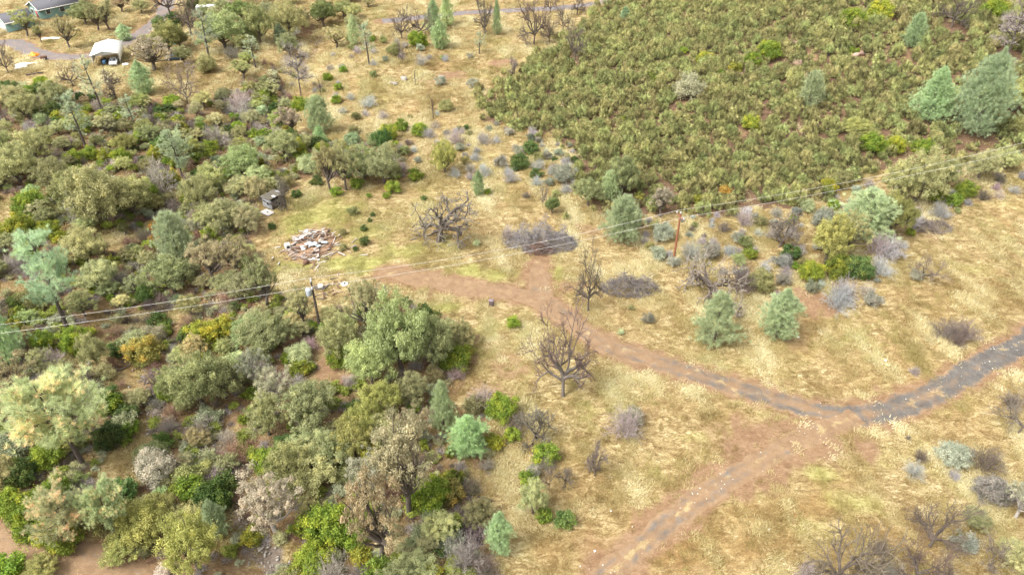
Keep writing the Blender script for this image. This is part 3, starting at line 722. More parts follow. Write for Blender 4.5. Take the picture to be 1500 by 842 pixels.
# ------------------------------------------------------------------ plants: kinds  (family, tint, look, category, name, group)
K = {
    'OG': ('oak_low', (0.42, 0.42, 0.22), 'grey-olive oak', 'tree', 'oak_tree'),
    'OO': ('oak_open', (0.42, 0.395, 0.21), 'open-crowned olive oak', 'tree', 'oak_tree'),
    'OL': ('oak_low', (0.435, 0.44, 0.235), 'low grey-olive oak', 'tree', 'oak_tree'),
    'OY': ('oak_low', (0.39, 0.385, 0.14), 'yellow-olive oak', 'tree', 'oak_tree'),
    'OD': ('oak_low', (0.2, 0.25, 0.095), 'dark green oak', 'tree', 'oak_tree'),
    'OM': ('oak_low', (0.37, 0.42, 0.2), 'soft green oak', 'tree', 'oak_tree'),
    'OT': ('oak_open', (0.4, 0.345, 0.215), 'tan-leaved oak', 'tree', 'oak_tree'),
    'OP': ('oak_pale', (0.43, 0.41, 0.31), 'pale silvery oak', 'tree', 'oak_tree'),
    'ON': ('oak_open', (0.37, 0.32, 0.24), 'brownish half-bare oak', 'tree', 'oak_tree'),
    'PE': ('pine_egg', (0.45, 0.55, 0.325), 'rounded mint-green young pine', 'pine', 'pine_tree'),
    'PC': ('pine_cone', (0.48, 0.575, 0.33), 'cone-shaped mint-green young pine', 'pine', 'pine_tree'),
    'PD': ('pine_dome', (0.47, 0.56, 0.33), 'domed pale-green pine', 'pine', 'pine_tree'),
    'PA': ('pine_airy', (0.5, 0.565, 0.375), 'airy pale-green pine', 'pine', 'pine_tree'),
    'PT': ('pine_thin', (0.48, 0.53, 0.37), 'thin wispy grey-green pine', 'pine', 'pine_tree'),
    'PP': ('pine_peach', (0.5, 0.54, 0.34), 'pale pine with peach-coloured branch tips', 'pine', 'pine_tree'),
    'BT': ('bare', (0.145, 0.115, 0.09), 'leafless grey-brown oak', 'tree', 'bare_tree'),
    'BL': ('bare_lone', (.13, .10, .08), 'leafless grey-brown oak', 'tree', 'bare_tree'),
    'PG': ('pine_big', (.45, .53, .345), 'full pale grey-green pine', 'pine', 'pine_tree'),
    'BG': ('bare_gnarled', (0.25, 0.21, 0.17), 'leafless gnarled dark oak', 'tree', 'bare_tree'),
    'BS': ('bare_small', (0.2, 0.165, 0.135), 'small leafless tree', 'tree', 'bare_tree'),
    'DP': ('dead_pine', (0.46, 0.4, 0.37), 'dead greyish pine', 'pine', 'dead_pine'),
    'SN': ('snag', (.16, .12, .10), 'dark dead snag', 'snag', 'snag'),
    'SG': ('shrub', (0.25, 0.32, 0.055), 'bright green shrub', 'shrub', 'green_shrub'),
    'SY': ('shrub', (0.35, 0.355, 0.06), 'yellow-green shrub', 'shrub', 'yellow_green_shrub'),
    'SD': ('shrub', (0.13, 0.185, 0.06), 'dark green shrub', 'shrub', 'dark_shrub'),
    'SM': ('shrub_fine', (0.42, 0.46, 0.29), 'pale sage-green shrub', 'shrub', 'sage_shrub'),
    'SO': ('shrub_fine', (0.33, 0.325, 0.15), 'olive shrub', 'shrub', 'olive_shrub'),
    'SB': ('twigs', (0.4, 0.4, 0.38), 'blue-grey twiggy shrub', 'shrub', 'twig_shrub'),
    'SF': ('shrub_fine', (0.34, 0.34, 0.285), 'silver-grey leafy shrub', 'shrub', 'silver_shrub'),
    'SL': ('twigs', (0.39, 0.345, 0.31), 'lavender-grey bare shrub', 'shrub', 'grey_bare_shrub'),
    'SR': ('twigs', (0.32, 0.2, 0.14), 'reddish-brown bare shrub', 'shrub', 'russet_bare_shrub'),
    'SK': ('twigs', (0.19, 0.155, 0.125), 'dark brown bare shrub', 'shrub', 'brown_bare_shrub'),
    'SX': ('shrub', (0.42, 0.25, 0.07), 'orange-leaved shrub', 'shrub', 'orange_shrub'),
    'SU': ('shrub', (0.42, 0.36, 0.11), 'golden yellow shrub', 'shrub', 'yellow_shrub'),
    'SW': ('shrub_fine', (0.68, 0.64, 0.56), 'white-flecked seedy bush', 'shrub', 'white_bush'),
}
LANDMARKS = [(400, 298, 'the grey shed'), (458, 352, 'the rubble heap'), (468, 450, 'the dark utility pole'), (990, 350, 'the reddish utility pole'), (792, 355, 'the big grey brush heap'),
             (920, 418, 'the low dark brush heap'), (825, 545, 'the lone leafless oak by the track'), (1215, 605, 'the track junction'), (162, 78, 'the white carport'), (55, 18, 'the green house'),
             (214, 515, 'the golden yellow shrub'), (310, 485, 'the lime-yellow thicket'), (85, 610, 'the peach-tipped round pine'), (264, 355, 'the round mint pine by the creek'),
             (330, 380, 'the golden-brown oak'), (232, 690, 'the white-flecked bush'), (345, 755, 'the stony creek bed'), (599, 700, 'the tan oak with a pale trunk'), (732, 790, 'the lone egg-shaped pine'),
             (827, 762, 'the round dark green bush'), (1045, 470, 'the cone-shaped pine by the track'), (1035, 415, 'the sprawling gnarled oak'), (642, 325, 'the wide leafless oak in the meadow'),
             (1265, 325, 'the big domed pine'), (1425, 150, 'the tallest pine on the brushy hill'), (911, 325, 'the mint pine under the wires'), (1400, 490, 'the dark gnarled bush'), (425, 42, 'the white camper'),
             (645, 55, 'the mint pine of the upper meadow'), (441, 110, 'the pinkish dead pine'), (256, 85, 'the dark blue car'), (1187, 397, 'the lime green bush'), (60, 420, 'the tall leaning pine'),
             (687, 640, 'the twin mint pines'), (590, 490, 'the largest oak by the dirt track end'), (782, 40, 'the tallest bare tree of the upper meadow'), (1010, 125, 'the pale sage bush on the hill'),
             (1253, 190, 'the round yellow oak on the hill'), (1361, 760, 'the bare oak at the lower right'), (100, 820, 'the lower left dirt road'), (237, 260, 'the lavender shrub by the creek'),
             (500, 250, 'the row of oaks behind the shed meadow'), (100, 100, 'the driveway'), (1130, 80, 'the red rock outcrop'), (913, 615, 'the grey shrub below the track'), (25, 240, 'the left edge thicket'), (400, 700, 'the lower oak grove')]

# ------------------------------------------------------------------ plants: where they stand
# kind, foot x, foot y, top y ('-' : x,y is the middle of a round bush), width  | own label   (photograph pixels, laid on the terrain)
PLANTS = '''
OO 40 53 12 35 | open olive oak in front of the green house
OO 60 62 38 14 | slim young oak on the lawn beside the white tarp
OO 104 71 25 36 | leaning two-stemmed oak on the dry lawn
OM 126 36 4 36
OO 144 45 5 32
OO 162 44 6 26
PE 184 60 36 26
OD 234 42 24 21
BT 280 52 -6 44
BT 250 22 -30 48
OM 330 74 18 72
PT 308 93 20 42 | tall thin pine standing right of the dark blue car
OY 252 80 34 46
ON 226 104 55 62
PT 375 101 54 24
OD 355 32 2 42
PE 213 139 91 38 | bright mint pine just below the white carport
PT 153 170 86 38
BT 107 127 88 30
BT 12 107 62 28
BS 274 153 92 50
BS 171 146 105 28
SL 350 162 133 44
SL 360 180 147 34
SL 316 214 182 44
PT 127 218 136 38 | wispy leaning pine with a long bare trunk in the left woods
PA 265 242 186 42
OG 45 178 138 46
OG 20 165 125 44
OG 88 160 118 40
PT 200 190 140 30
OG 426 58 2 52
OD 475 40 4 36
OG 383 64 10 42
PE 412 66 36 22
OO 493 71 38 38
PC 520 66 26 24
PT 541 95 36 26
DP 441 140 66 46 | pinkish-grey dead pine with a dark trunk
SN 471 144 112 10
BT 589 57 14 32
BT 618 55 8 36
PC 636 48 2 30
PE 645 72 32 30 | dense mint pine in the upper meadow
PC 655 38 -4 26
BT 711 51 -12 38
PC 728 51 4 16
PT 702 79 48 22
PD 470 196 142 42
PC 470 214 184 24
PT 403 130 102 22
ON 426 200 158 38
SG 441 152 - 26
SG 493 146 - 17
SG 481 114 - 15
SG 588 183 - 23
SG 616 190 - 24
SY 569 194 - 30
SO 519 191 - 19
SO 653 155 - 23
SD 434 210 - 28
SB 541 148 - 25
SB 514 141 - 16
SB 535 165 - 14
SL 561 168 - 18
SB 629 194 - 22
SL 666 200 - 32
SB 709 202 - 26
SB 462 132 - 12
SB 547 92 - 12
SL 618 88 - 22
SF 646 118 - 18
SF 693 122 - 19
SN 635 174 138 18 | spindly dead sapling in the straw of the upper meadow
SN 609 126 102 10
SO 578 73 - 24
SG 612 58 - 28
BS 590 93 60 16
BS 754 112 86 16
BT 782 66 -4 42 | tallest leafless tree at the edge of the upper meadow
BT 805 64 20 28
BS 772 70 46 18
BT 825 46 6 28
BT 842 88 36 34
BT 845 22 -12 28
BT 806 20 -18 22
PE 915 34 11 17 | small mint pine alone at the top of the brushy slope
SY 1031 86 - 24
SG 954 115 - 20
SY 912 178 - 19
SY 1099 180 - 28
SG 1125 74 - 34
SG 1100 88 - 26
SY 1076 100 - 20
SG 1055 108 - 16
SY 748 141 - 15
SG 1000 74 - 14
SM 1010 128 - 46 | pale sage-green bush in the brush, left of the red rocks
PD 1335 70 22 33
PD 1184 159 106 38 | rounded pale pine in the brush below the red rocks
PG 1358 178 101 62
PG 1425 198 78 88 | tallest pale pine on the brushy hill, right side
BT 1394 40 -8 46
DP 1475 84 4 58 | dead silvery pine at the right edge of the brushy hill
SG 1246 28 - 36
SY 1285 16 - 36
SG 1452 15 - 36
SG 1250 76 - 16
OY 1253 204 174 44 | round yellow-olive oak above the power line
SG 1276 210 - 38
SY 1310 212 - 30
SG 1350 215 - 30
OY 1482 165 125 40
PA 267 258 193 48 | airy pale pine behind the lavender shrub
SL 237 284 232 50 | large lavender-grey shrub beside the creek
OG 160 335 243 84
OG 118 312 248 62
OG 200 318 258 66
SL 118 330 284 38
SG 110 230 - 26
SG 135 224 - 26
SY 155 226 - 24
SG 178 228 - 26
SY 230 224 - 26
SG 213 276 - 36
SD 291 256 - 22
SG 190 316 - 16
SY 75 335 - 34
SG 50 298 - 44
SY 30 332 - 46
PD 264 388 308 62 | round mint-green pine by the creek clearing
OT 318 412 345 62 | golden-brown oak left of the rubble heap
OT 352 405 342 54
OL 335 344 288 60
OL 365 346 302 40
OG 297 310 255 50
OG 312 285 238 44
OM 360 262 212 58
PA 100 483 338 78 | tall leaning pine with bare dark trunk at the left edge
OG 153 428 380 54
OG 128 390 332 62
OM 256 436 372 74
OL 336 432 396 48
SL 184 408 - 32
SK 214 345 - 30
SR 222 368 - 30
SX 238 332 - 32
SX 232 352 - 22
SL 255 302 - 32
OO 390 452 376 48
OG 29 272 212 62
OG 85 280 230 50
OG 55 240 190 46
OG 0 240 185 50
OG 420 240 190 50
OO 486 280 210 40
OO 507 278 208 42
OG 562 272 214 54
OG 533 268 214 48
OY 652 255 206 38
SD 465 264 - 19
SG 493 280 - 18
SG 523 268 - 21
SG 576 274 - 23
SG 608 255 - 24
SG 541 286 - 9
SG 566 286 - 12
SD 435 284 - 15
SD 621 290 - 10
SD 399 331 - 12
SO 517 309 - 18
SD 533 334 - 12
SD 534 353 - 15
SO 503 361 - 14
SO 503 339 - 13
SD 521 364 - 9
SD 546 314 - 8
SD 542 322 - 8
PE 701 287 250 21 | small bluish-mint pine among grey shrubs in the upper straw
SG 714 281 - 11
SB 666 253 - 20
SB 748 258 - 27
SB 710 250 - 24
SL 689 246 - 21
SF 612 234 - 12
SB 696 229 - 18
SF 732 237 - 22
SB 606 218 - 15
SD 760 236 - 28
BG 642 354 268 84 | wide low leafless oak in the middle of the straw meadow
SL 744 341 - 30
BS 421 309 258 22 | small bare tree leaning over the grey shed
SM 698 356 - 13
SF 827 254 - 36
SB 828 236 - 20
SB 788 240 - 22
SB 786 265 - 20
SF 804 266 - 16
SB 807 250 - 18
SF 761 220 - 20
SB 828 276 - 20
SD 785 253 - 19
SD 777 216 - 24
SK 771 285 - 15
OD 809 314 288 21
BS 795 303 268 16
OM 911 290 228 46
PD 893 294 250 32
OL 862 304 262 40
PD 911 356 286 64 | airy mint pine crossed by the power line
ON 967 318 274 32
SX 1062 278 - 20
SY 1022 292 - 16
SU 936 286 - 16
SF 970 340 - 34
SF 964 370 - 26
BT 862 456 356 46 | thin bare oak beside the low dark brush heap
BG 1034 442 352 100 | sprawling gnarled dark oak below the reddish utility pole
SL 1012 366 - 40
SF 1040 368 - 30
SF 1079 346 - 20
SB 1104 365 - 17
SB 1119 390 - 26
SL 1082 366 - 14
SL 1090 318 - 32
SK 1085 408 - 56
SO 1112 410 - 42
SL 1130 340 - 26
PD 1262 352 274 92 | big domed pale-green pine on the right
OY 1302 345 280 54
OY 1208 388 312 56
OO 1238 372 308 52
SY 1187 397 - 36 | lime green bush in front of the oaks on the right
SG 1222 388 - 42
SD 1254 390 - 42
OG 1340 298 218 68
OG 1308 300 240 50
OG 1380 276 230 36
OG 1432 264 220 46
OG 1470 250 215 40
SG 1413 276 - 30
SG 1395 292 - 24
SG 1367 284 - 28
SY 1210 274 - 28
SO 1233 260 - 30
SM 1180 300 - 26
SB 1375 308 - 32
SB 1335 324 - 30
SB 1300 362 - 48
SL 1284 358 - 46
SB 1287 390 - 38
SB 1235 422 - 46
SF 1145 382 - 28
SL 1156 340 - 22
SF 1204 318 - 32
SL 1271 268 - 20
SL 1137 310 - 22
BS 1140 362 312 42
SD 1157 370 - 28
BS 1352 410 366 50 | leafless sapling leaning over dry straw on the right slope
SF 1341 402 - 22
PD 14 534 446 66
SG 112 498 - 48
SD 235 468 - 32
SM 228 490 - 40
OG 146 540 486 40
SU 214 512 - 52 | golden yellow shrub in the left woods
SY 296 490 - 46 | lime-yellow thicket left of the dark utility pole
SY 328 480 - 44
SR 175 484 - 28
OG 392 524 452 78
OP 378 566 508 48
OM 300 606 518 78
OG 332 590 520 66
OM 262 590 535 56
SG 250 572 - 38
PP 124 682 536 138 | broad pale pine with peach-coloured tips and a dark leaning trunk
OT 25 574 512 64
SL 300 622 - 52
SM 185 618 - 38
OO 446 476 422 38
OO 541 488 408 58
OM 590 552 436 92 | largest rounded oak, just below the dirt track's end
OG 636 542 460 64
OG 502 528 460 62
SG 668 522 - 48
SU 690 512 - 16
SG 500 522 - 38
SG 458 478 - 17
SG 455 536 - 18
SG 395 500 - 30
OM 545 570 496 72
PC 650 632 559 46 | left, taller one of the twin mint pines
PE 687 672 603 66 | right, rounder one of the twin mint pines
SL 706 582 - 48
SG 736 594 - 48
SK 755 618 - 36
OG 460 632 552 78
OG 395 645 578 60
OP 408 598 540 58
OY 536 648 588 54
OY 562 616 553 62
OG 607 596 543 48
OT 606 650 594 52
SG 752 471 - 22
BL 825 580 452 80 | lone leafless oak with pale trunk beside the gravel track
BS 787 642 588 50
SL 913 618 - 62 | lavender-grey shrub in the straw below the gravel track
SF 925 610 - 36
PC 1045 506 424 72 | cone-shaped mint pine beside the gravel track
PE 1137 498 420 62 | rounded pale-green pine right of the cone-shaped pine
SF 950 465 - 20
SO 924 450 - 11
SM 909 486 - 11
SB 1225 434 - 52
SF 1276 438 - 28
SL 1268 424 - 30
SK 1384 478 - 44 | dark gnarled leafless bush in the straw near the gravel track
SK 1412 484 - 44
SK 1402 496 - 28
SL 1338 542 - 19
BS 1490 634 560 74
SK 1480 585 - 36
SW 232 680 - 58 | white-flecked seedy bush at the clearing in the lower left
SR 258 678 - 42
PP 112 798 698 74
PP 172 790 698 66
OY 216 806 733 80
OY 292 848 752 80
OY 182 828 780 56
PE 322 788 728 40
SG 284 716 - 42
OY 236 760 718 50
SG 95 785 - 54
SG 50 755 - 60
SY 66 775 - 40
SG 20 735 - 50
SD 36 690 - 50
SG 75 665 - 46
SG 85 715 - 50
SL 322 694 - 44
SR 352 728 - 30
SR 345 662 - 46
SL 335 640 - 34
SM 28 645 - 56
SM 40 615 - 46
SG 20 828 - 50
OY 62 852 812 52
SW 240 835 - 24
OT 599 750 622 84 | tan-leaved oak with a straight pale trunk in the lower grove
OT 558 826 700 92 | sparse tan oak forking above a whitish trunk near the bottom
OG 460 724 648 92
OP 405 778 686 96
OG 430 720 650 60
OP 546 738 666 62
OY 520 676 612 58
OG 456 676 622 64
OG 490 690 630 60
SG 485 768 - 74
SG 520 782 - 50
SG 463 818 - 58
SY 440 835 - 40
SG 632 724 - 64
SU 662 722 - 38
SD 578 686 - 36
SG 393 674 - 46
SG 555 836 - 46
SY 530 812 - 36
SK 688 712 - 44
SK 684 760 - 38
SK 712 826 - 50
SL 672 800 - 26
SM 632 756 - 28
SM 620 782 - 36
SF 663 796 - 40
PE 732 814 751 44 | lone bright egg-shaped young pine at the lower centre
OG 612 858 802 66
SL 714 680 - 28
SG 798 666 - 38
SG 773 700 - 30
SL 800 678 - 30
SF 782 690 - 26
OL 780 758 702 42
SG 797 754 - 26
SD 827 760 - 34 | round dark green bush alone in the straw
BS 828 706 680 24
BS 804 718 672 26
BS 870 698 652 28
SG 750 636 - 24
SF 1391 664 - 48
SB 1338 686 - 34
SK 1348 666 - 26
SK 1440 670 - 56
SB 1396 694 - 22
SL 1422 660 - 18
SF 1448 714 - 54
OP 1487 758 688 58
BT 1361 800 718 88 | spreading leafless oak at the lower right
BT 1225 858 756 100
BT 1336 856 768 62
BT 1268 862 788 60
OL 1423 776 740 38
SF 1412 792 - 38
BS 1448 836 778 52
OL 1482 832 784 54
BT 1372 872 812 56
SL 1300 838 - 50
SL 1180 838 - 46
SK 1285 800 - 34
SK 1330 640 - 10
'''
TREES = {'oak_open', 'oak_pale', 'pine_airy', 'pine_thin', 'pine_peach', 'bare', 'bare_lone', 'bare_gnarled', 'bare_small', 'dead_pine', 'snag'}
count = {}
PLACED = []     # (thing, px, py, look, own label, width m, category)
TAKEN = []      # (x, y, radius)
rp = np.random.default_rng(77)
def plant(kind, x, y, D, Ht, tint=None, z=None, jitter=.10):
    fam, base, look, cat, name = K[kind]
    if D > 3.2 and fam + '_big' in FAM: fam += '_big'
    protos = FAM[fam]; i = count.get(fam, 0); count[fam] = i + 1
    pr = protos[i % len(protos)]
    t = np.array(tint or base) * (1 + jitter * rp.normal()) * (1 + .35 * jitter * rp.normal(size=3))
    sx = D / pr['W']; sz = Ht / pr['H']
    loc = (x, y, float(height(x, y)) - .02); rz = rp.uniform(0, 6.28)
    scl = (sx, sx, sz)
    if len(pr['parts']) == 1:
        o = link_mesh(name, pr['parts'][0][1]); o.location = loc; o.rotation_euler = (0, 0, rz); o.scale = scl; o.color = (*t, 1)
    else:
        o = bpy.data.objects.new(name, None); C.objects.link(o); o.location = loc; o.rotation_euler = (0, 0, rz); o.scale = scl
        for pn, me in pr['parts']:
            c = link_mesh(pn, me, o); c.color = (*t, 1)
            if pn == 'twigs': c['kind'] = 'stuff'
    o['category'] = cat
    TAKEN.append((x, y, D / 2))
    return o

def solve(kind, bx, by, ty, w):
    fam = K[kind][0]
    p = at(bx, by); k = depth(p) / FPX; dep = math.atan2(CAM_H - p.z, math.hypot(p.x, p.y)); c, s = math.cos(dep), math.sin(dep)
    D = w * k; b = D / 2
    if fam in TREES:
        T = (by - ty) * k; lo, hi = .25 * D, 40.0
        for _ in range(40):
            h = (lo + hi) / 2
            f = .62 * h * c + math.sqrt((.38 * h * c) ** 2 + (b * s) ** 2)
            if f < T: lo = h
            else: hi = h
        return p, D, max(lo, .55 * D)
    if ty is None:
        Ht = .74 * D; cy = by
    else:
        E = (by - ty) * k / 2; a = math.sqrt(max((E * E - (b * s) ** 2) / (c * c), (.30 * D) ** 2)); Ht = 2 * a; cy = (by + ty) / 2
    q = at(bx, cy + .5 * Ht * c / k)
    return q, D, Ht

for row in PLANTS.strip().splitlines():
    left, _, own = row.partition('|')
    kd, bx, by, ty, w = left.split()
    bx, by, w = float(bx), float(by), float(w); ty = None if ty == '-' else float(ty)
    p, D, Ht = solve(kd, bx, by, ty, w)
    if kd in ('BT', 'BS', 'BL'): D *= 1.15
    if kd == 'BG': D *= 1.2; Ht *= .92
    o = plant(kd, p.x, p.y, D, Ht)
    PLACED.append((o, *proj(p.x, p.y, p.z), K[kd][2], own.strip(), D))

RPT = np.concatenate([np.column_stack((l[::2], np.full(len(l[::2]), hw))) for l, hw, *_ in ROADS.values()])
# thickets between the larger plants
def fill(n, poly, mixk, dmin, dmax, gap, seed, avoid=True, px_lim=True, tall=(.62, .85), rej=None):
    r = np.random.default_rng(seed); lo, hi = poly.min(0), poly.max(0); k = 0; tries = 0
    kinds, wts = zip(*mixk); wts = np.array(wts) / sum(wts)
    T = np.zeros((len(TAKEN) + n + 1, 3)); T[:len(TAKEN)] = TAKEN
    while k < n and tries < n * 60:
        tries += 1
        x, y = r.uniform(lo, hi)
        if not inside(np.array([x]), np.array([y]), poly)[0]: continue
        z = float(height(x, y)); u, v = proj(x, y, z)
        if not (-25 < u < 1525 and -12 < v < 880): continue
        D = r.uniform(dmin, dmax)
        m_ = len(TAKEN)
        if (np.hypot(T[:m_, 0] - x, T[:m_, 1] - y) < gap * (T[:m_, 2] + D / 2)).any(): continue
        if (np.hypot(RPT[:, 0] - x, RPT[:, 1] - y) - RPT[:, 2]).min() < D / 2 or (avoid and ells(CLEAR, np.array([x]), np.array([y]))[0] > .45): continue
        kd = kinds[r.choice(len(kinds), p=wts)]
        H_ = D * r.uniform(*tall) * (1.3 if K[kd][4] == 'oak_tree' else 1)
        o = plant(kd, x, y, D * (1.1 if K[kd][4] == 'oak_tree' else 1), H_, jitter=.16); T[len(TAKEN) - 1] = TAKEN[-1]
        PLACED.append((o, u, v, K[kd][2], '', D)); k += 1
    print('fill', k, 'of', n)
fill(260, WOOD, [('OL', 5), ('OG', 2), ('OO', 2.5), ('BS', 1.2), ('SG', 3), ('SO', 3), ('SL', 3), ('SY', 1), ('SD', 1.4), ('SR', .8), ('OY', 1), ('SM', 1)], 2.0, 4.2, .48, 5)
fill(600, WOOD, [('SG', 3.5), ('SO', 4), ('SL', 4.5), ('SY', 1.6), ('SD', 2), ('SR', 3), ('SM', 1.6), ('SK', 2.5), ('OL', 2), ('OO', 1)], 1.3, 3.0, .40, 6)
CREEKSIDE = world_poly([(380, 90), (440, 100), (420, 160), (360, 220), (290, 320), (250, 400), (240, 500), (270, 600), (360, 640), (380, 760), (330, 800), (300, 690), (200, 640), (170, 540), (165, 430), (190, 340), (240, 280), (310, 190)])
fill(80, CREEKSIDE, [('SR', 4), ('SK', 2), ('SL', 3), ('SO', 1.5)], 1.2, 2.6, .5, 7, avoid=False)
UP_LEFT = world_poly([(250, 100), (250, 40), (300, 0), (560, 0), (560, 40), (470, 60), (400, 110), (330, 140)])
fill(46, UP_LEFT, [('OL', 4), ('OG', 3), ('OM', 2), ('SO', 2), ('OO', 1), ('SL', 1), ('SD', 1)], 3.0, 5.4, .62, 8)
UPPER = world_poly([(480, 70), (560, 45), (700, 60), (700, 90), (560, 100), (500, 200), (650, 215), (700, 190), (640, 165), (480, 170), (440, 150)])
fill(36, UPPER, [('SB', 3), ('SL', 3), ('SO', 2), ('SG', 1.5), ('SF', 1.5)], 1.2, 2.6, .9, 9)
EDGE = world_poly([(620, 215), (700, 175), (840, 215), (860, 300), (760, 275), (660, 265)])
fill(44, EDGE, [('SB', 4), ('SF', 3), ('SL', 2.5), ('SD', .8), ('SO', 1.6)], 1.1, 2.3, .8, 10)
EAST = world_poly([(900, 330), (1060, 315), (1190, 300), (1330, 250), (1490, 232), (1500, 280), (1340, 330), (1310, 390), (1260, 440), (1200, 430), (1120, 440), (1050, 400), (960, 385)])
fill(110, EAST, [('SB', 4), ('SF', 3), ('SL', 3.5), ('SO', 3), ('SK', 2), ('SG', .8), ('SM', .8)], 1.0, 2.5, .74, 12)
TOPL = world_poly([(100, 5), (250, 0), (300, 0), (330, 40), (230, 90), (200, 60), (120, 25)])
fill(9, TOPL, [('OO', 3), ('OG', 1), ('SO', 1)], 3, 4.5, 1.1, 14)

# the brush of the hillside: the 300 nearest as shrubs of their own, the rest as one mass
r = np.random.default_rng(21)
lo, hi = BRUSH.min(0), BRUSH.max(0)
cell = 1.36
bx, by = np.meshgrid(np.arange(lo[0], hi[0], cell), np.arange(lo[1], hi[1], cell))
bx = (bx + r.uniform(-.62, .62, bx.shape) * cell).ravel(); by = (by + r.uniform(-.62, .62, by.shape) * cell).ravel()
bz = height(bx, by); u, v = proj(bx, by, bz)
jx, jy = r.normal(size=(2, len(bx)))
ok = inside(bx + 2.0 * wob(bx, by, 4) + 2.3 * jx, by + 2.0 * wob(bx, by, 4, 6) + 2.3 * jy, BRUSH) & (u > -40) & (u < 1560) & (v > -45) & (ells(DIRT, bx, by) < .42) & (by < 300)
ok &= r.uniform(0, 1, len(bx)) < .92 + .16 * wob(bx, by, 3, 3)
bx, by, bz, u, v = (a[ok] for a in (bx, by, bz, u, v))
T = np.array(TAKEN); keep = np.ones(len(bx), bool)
for x, y, rad in T: keep &= np.hypot(bx - x, by - y) > rad * .72
bx, by, bz, u, v = (a[keep] for a in (bx, by, bz, u, v))
dist = by * CP + (CAM_H - bz) * SP
D = (1.1 + 1.9 * r.uniform(0, 1, len(bx)) ** 1.6) * (1 + .15 * wob(bx, by, 5, 2)); Hh = D * r.uniform(.7, 1.15, len(bx))
vis = (u > 5) & (u < 1495) & (v > 5)
order = np.argsort(np.where(vis, dist, 1e9))
one, rest = order[:300], order[300:]
BP = FAM['brush']; CHAP = []
for q, i in enumerate(one):
    pr = BP[q % len(BP)]
    o = link_mesh('chaparral_shrub', pr['parts'][0][1]); o.location = (bx[i], by[i], bz[i] - .03); o.rotation_euler = (0, 0, r.uniform(0, 6.28))
    o.scale = (D[i] / pr['W'], D[i] / pr['W'], Hh[i] / pr['H'])
    tag(o, None, 'shrub', 'chaparral shrubs on the hillside'); CHAP.append((o, u[i], v[i]))
idx = r.integers(0, len(BP), len(rest)); W = np.array([p['W'] for p in BP])[idx]; H0 = np.array([p['H'] for p in BP])[idx]
rz = r.uniform(0, 6.28, len(rest))
scatter('chaparral', np.stack((bx[rest], by[rest], bz[rest] - .03), 1), np.stack((0 * rz, 0 * rz, rz), 1), np.stack((D[rest] / W, D[rest] / W, Hh[rest] / H0), 1), idx,
        [p['parts'][0][1] for p in BP], 'dense olive chaparral brush covering the upper hillside')
print('brush', len(bx))

# low tangle between the trees of the creek woods: nobody could count it
r = np.random.default_rng(23); lo, hi = WOOD.min(0), WOOD.max(0); nn = 26000
ux, uy = r.uniform(lo[0], hi[0], nn), r.uniform(lo[1], hi[1], nn); uz = height(ux, uy); u, v = proj(ux, uy, uz)
ok = inside(ux, uy, WOOD) & (u > -20) & (u < 1520) & (v > -10) & (v < 880) & (ells(CLEAR, ux, uy) < .5) & (r.uniform(0, 1, nn) < .42 + .4 * wob(ux, uy, 4, 2))
ux, uy, uz = ux[ok], uy[ok], uz[ok]; ok = np.ones(len(ux), bool)
for k in range(0, len(RPT), 2): ok &= np.hypot(ux - RPT[k, 0], uy - RPT[k, 1]) > RPT[k, 2] + .6
ux, uy, uz = ux[ok], uy[ok], uz[ok]
UP = [('twigs', 0, (.34, .29, .25)), ('twigs', 1, (.22, .17, .135)), ('twigs', 2, (.30, .18, .12)), ('shrub_fine', 0, (.38, .37, .19)), ('shrub_fine', 1, (.40, .42, .27)), ('twigs', 3, (.38, .34, .32)), ('shrub', 0, (.27, .31, .06)), ('shrub_fine', 2, (.27, .25, .13))]
def under(f, i, t):
    me = FAM[f][i]['parts'][0][1].copy(); t = np.array(t)
    me.materials[0] = foliage('undergrowth_leaf', [(0.0, tuple(t * .55)), (.5, tuple(t)), (1.0, tuple(t * 1.5))], .25 if f != 'twigs' else .02, tinted=False, vary=.4)
    return me
idx = r.integers(0, len(UP), len(ux)); sz = r.uniform(.8, 1.9, len(ux)) / np.array([FAM[f][i]['W'] for f, i, t in UP])[idx]; rz = r.uniform(0, 6.28, len(ux))
scatter('undergrowth', np.stack((ux, uy, uz - .03), 1), np.stack((0 * rz, 0 * rz, rz), 1), np.stack((sz, sz, sz * r.uniform(.6, 1.0, len(ux))), 1), idx, [under(*q) for q in UP],
        'low tangle of twigs and small brush between the creek woods trees')
print('undergrowth', len(ux))

# ------------------------------------------------------------------ labels of the plants: look, then place by the nearest landmark, then order
ORD = ['first', 'second', 'third', 'fourth', 'fifth', 'sixth', 'seventh', 'eighth', 'ninth', 'tenth', 'eleventh', 'twelfth']
def place_words(x, y):
    lx, ly, nm = min(LANDMARKS, key=lambda l: math.hypot(l[0] - x, (l[1] - y) * 1.2))
    dx, dy = x - lx, y - ly
    if abs(dx) > 1.2 * abs(dy): return ('right of ' if dx > 0 else 'left of ') + nm
    return ('below ' if dy > 0 else 'above ') + nm
by_label = {}
for rec in PLACED:
    o, x, y, look, own, D = rec
    if own: o['label'] = own; continue
    by_label.setdefault(look + ' ' + place_words(x, y), []).append(rec)
for lab, L in by_label.items():
    L.sort(key=lambda q: q[1])
    if len(L) == 1: L[0][0]['label'] = lab; continue
    for i, q in enumerate(L):
        w = 'left one' if len(L) == 2 and i == 0 else 'right one' if len(L) == 2 else ('leftmost' if i == 0 else 'rightmost' if i == len(L) - 1 else (ORD[i] if i < 12 else 'later') + ' from left')
        q[0]['label'] = lab + ', ' + w
for o, x, y in CHAP: o['label'] = 'olive chaparral shrub of the dense brush, ' + place_words(x, y)
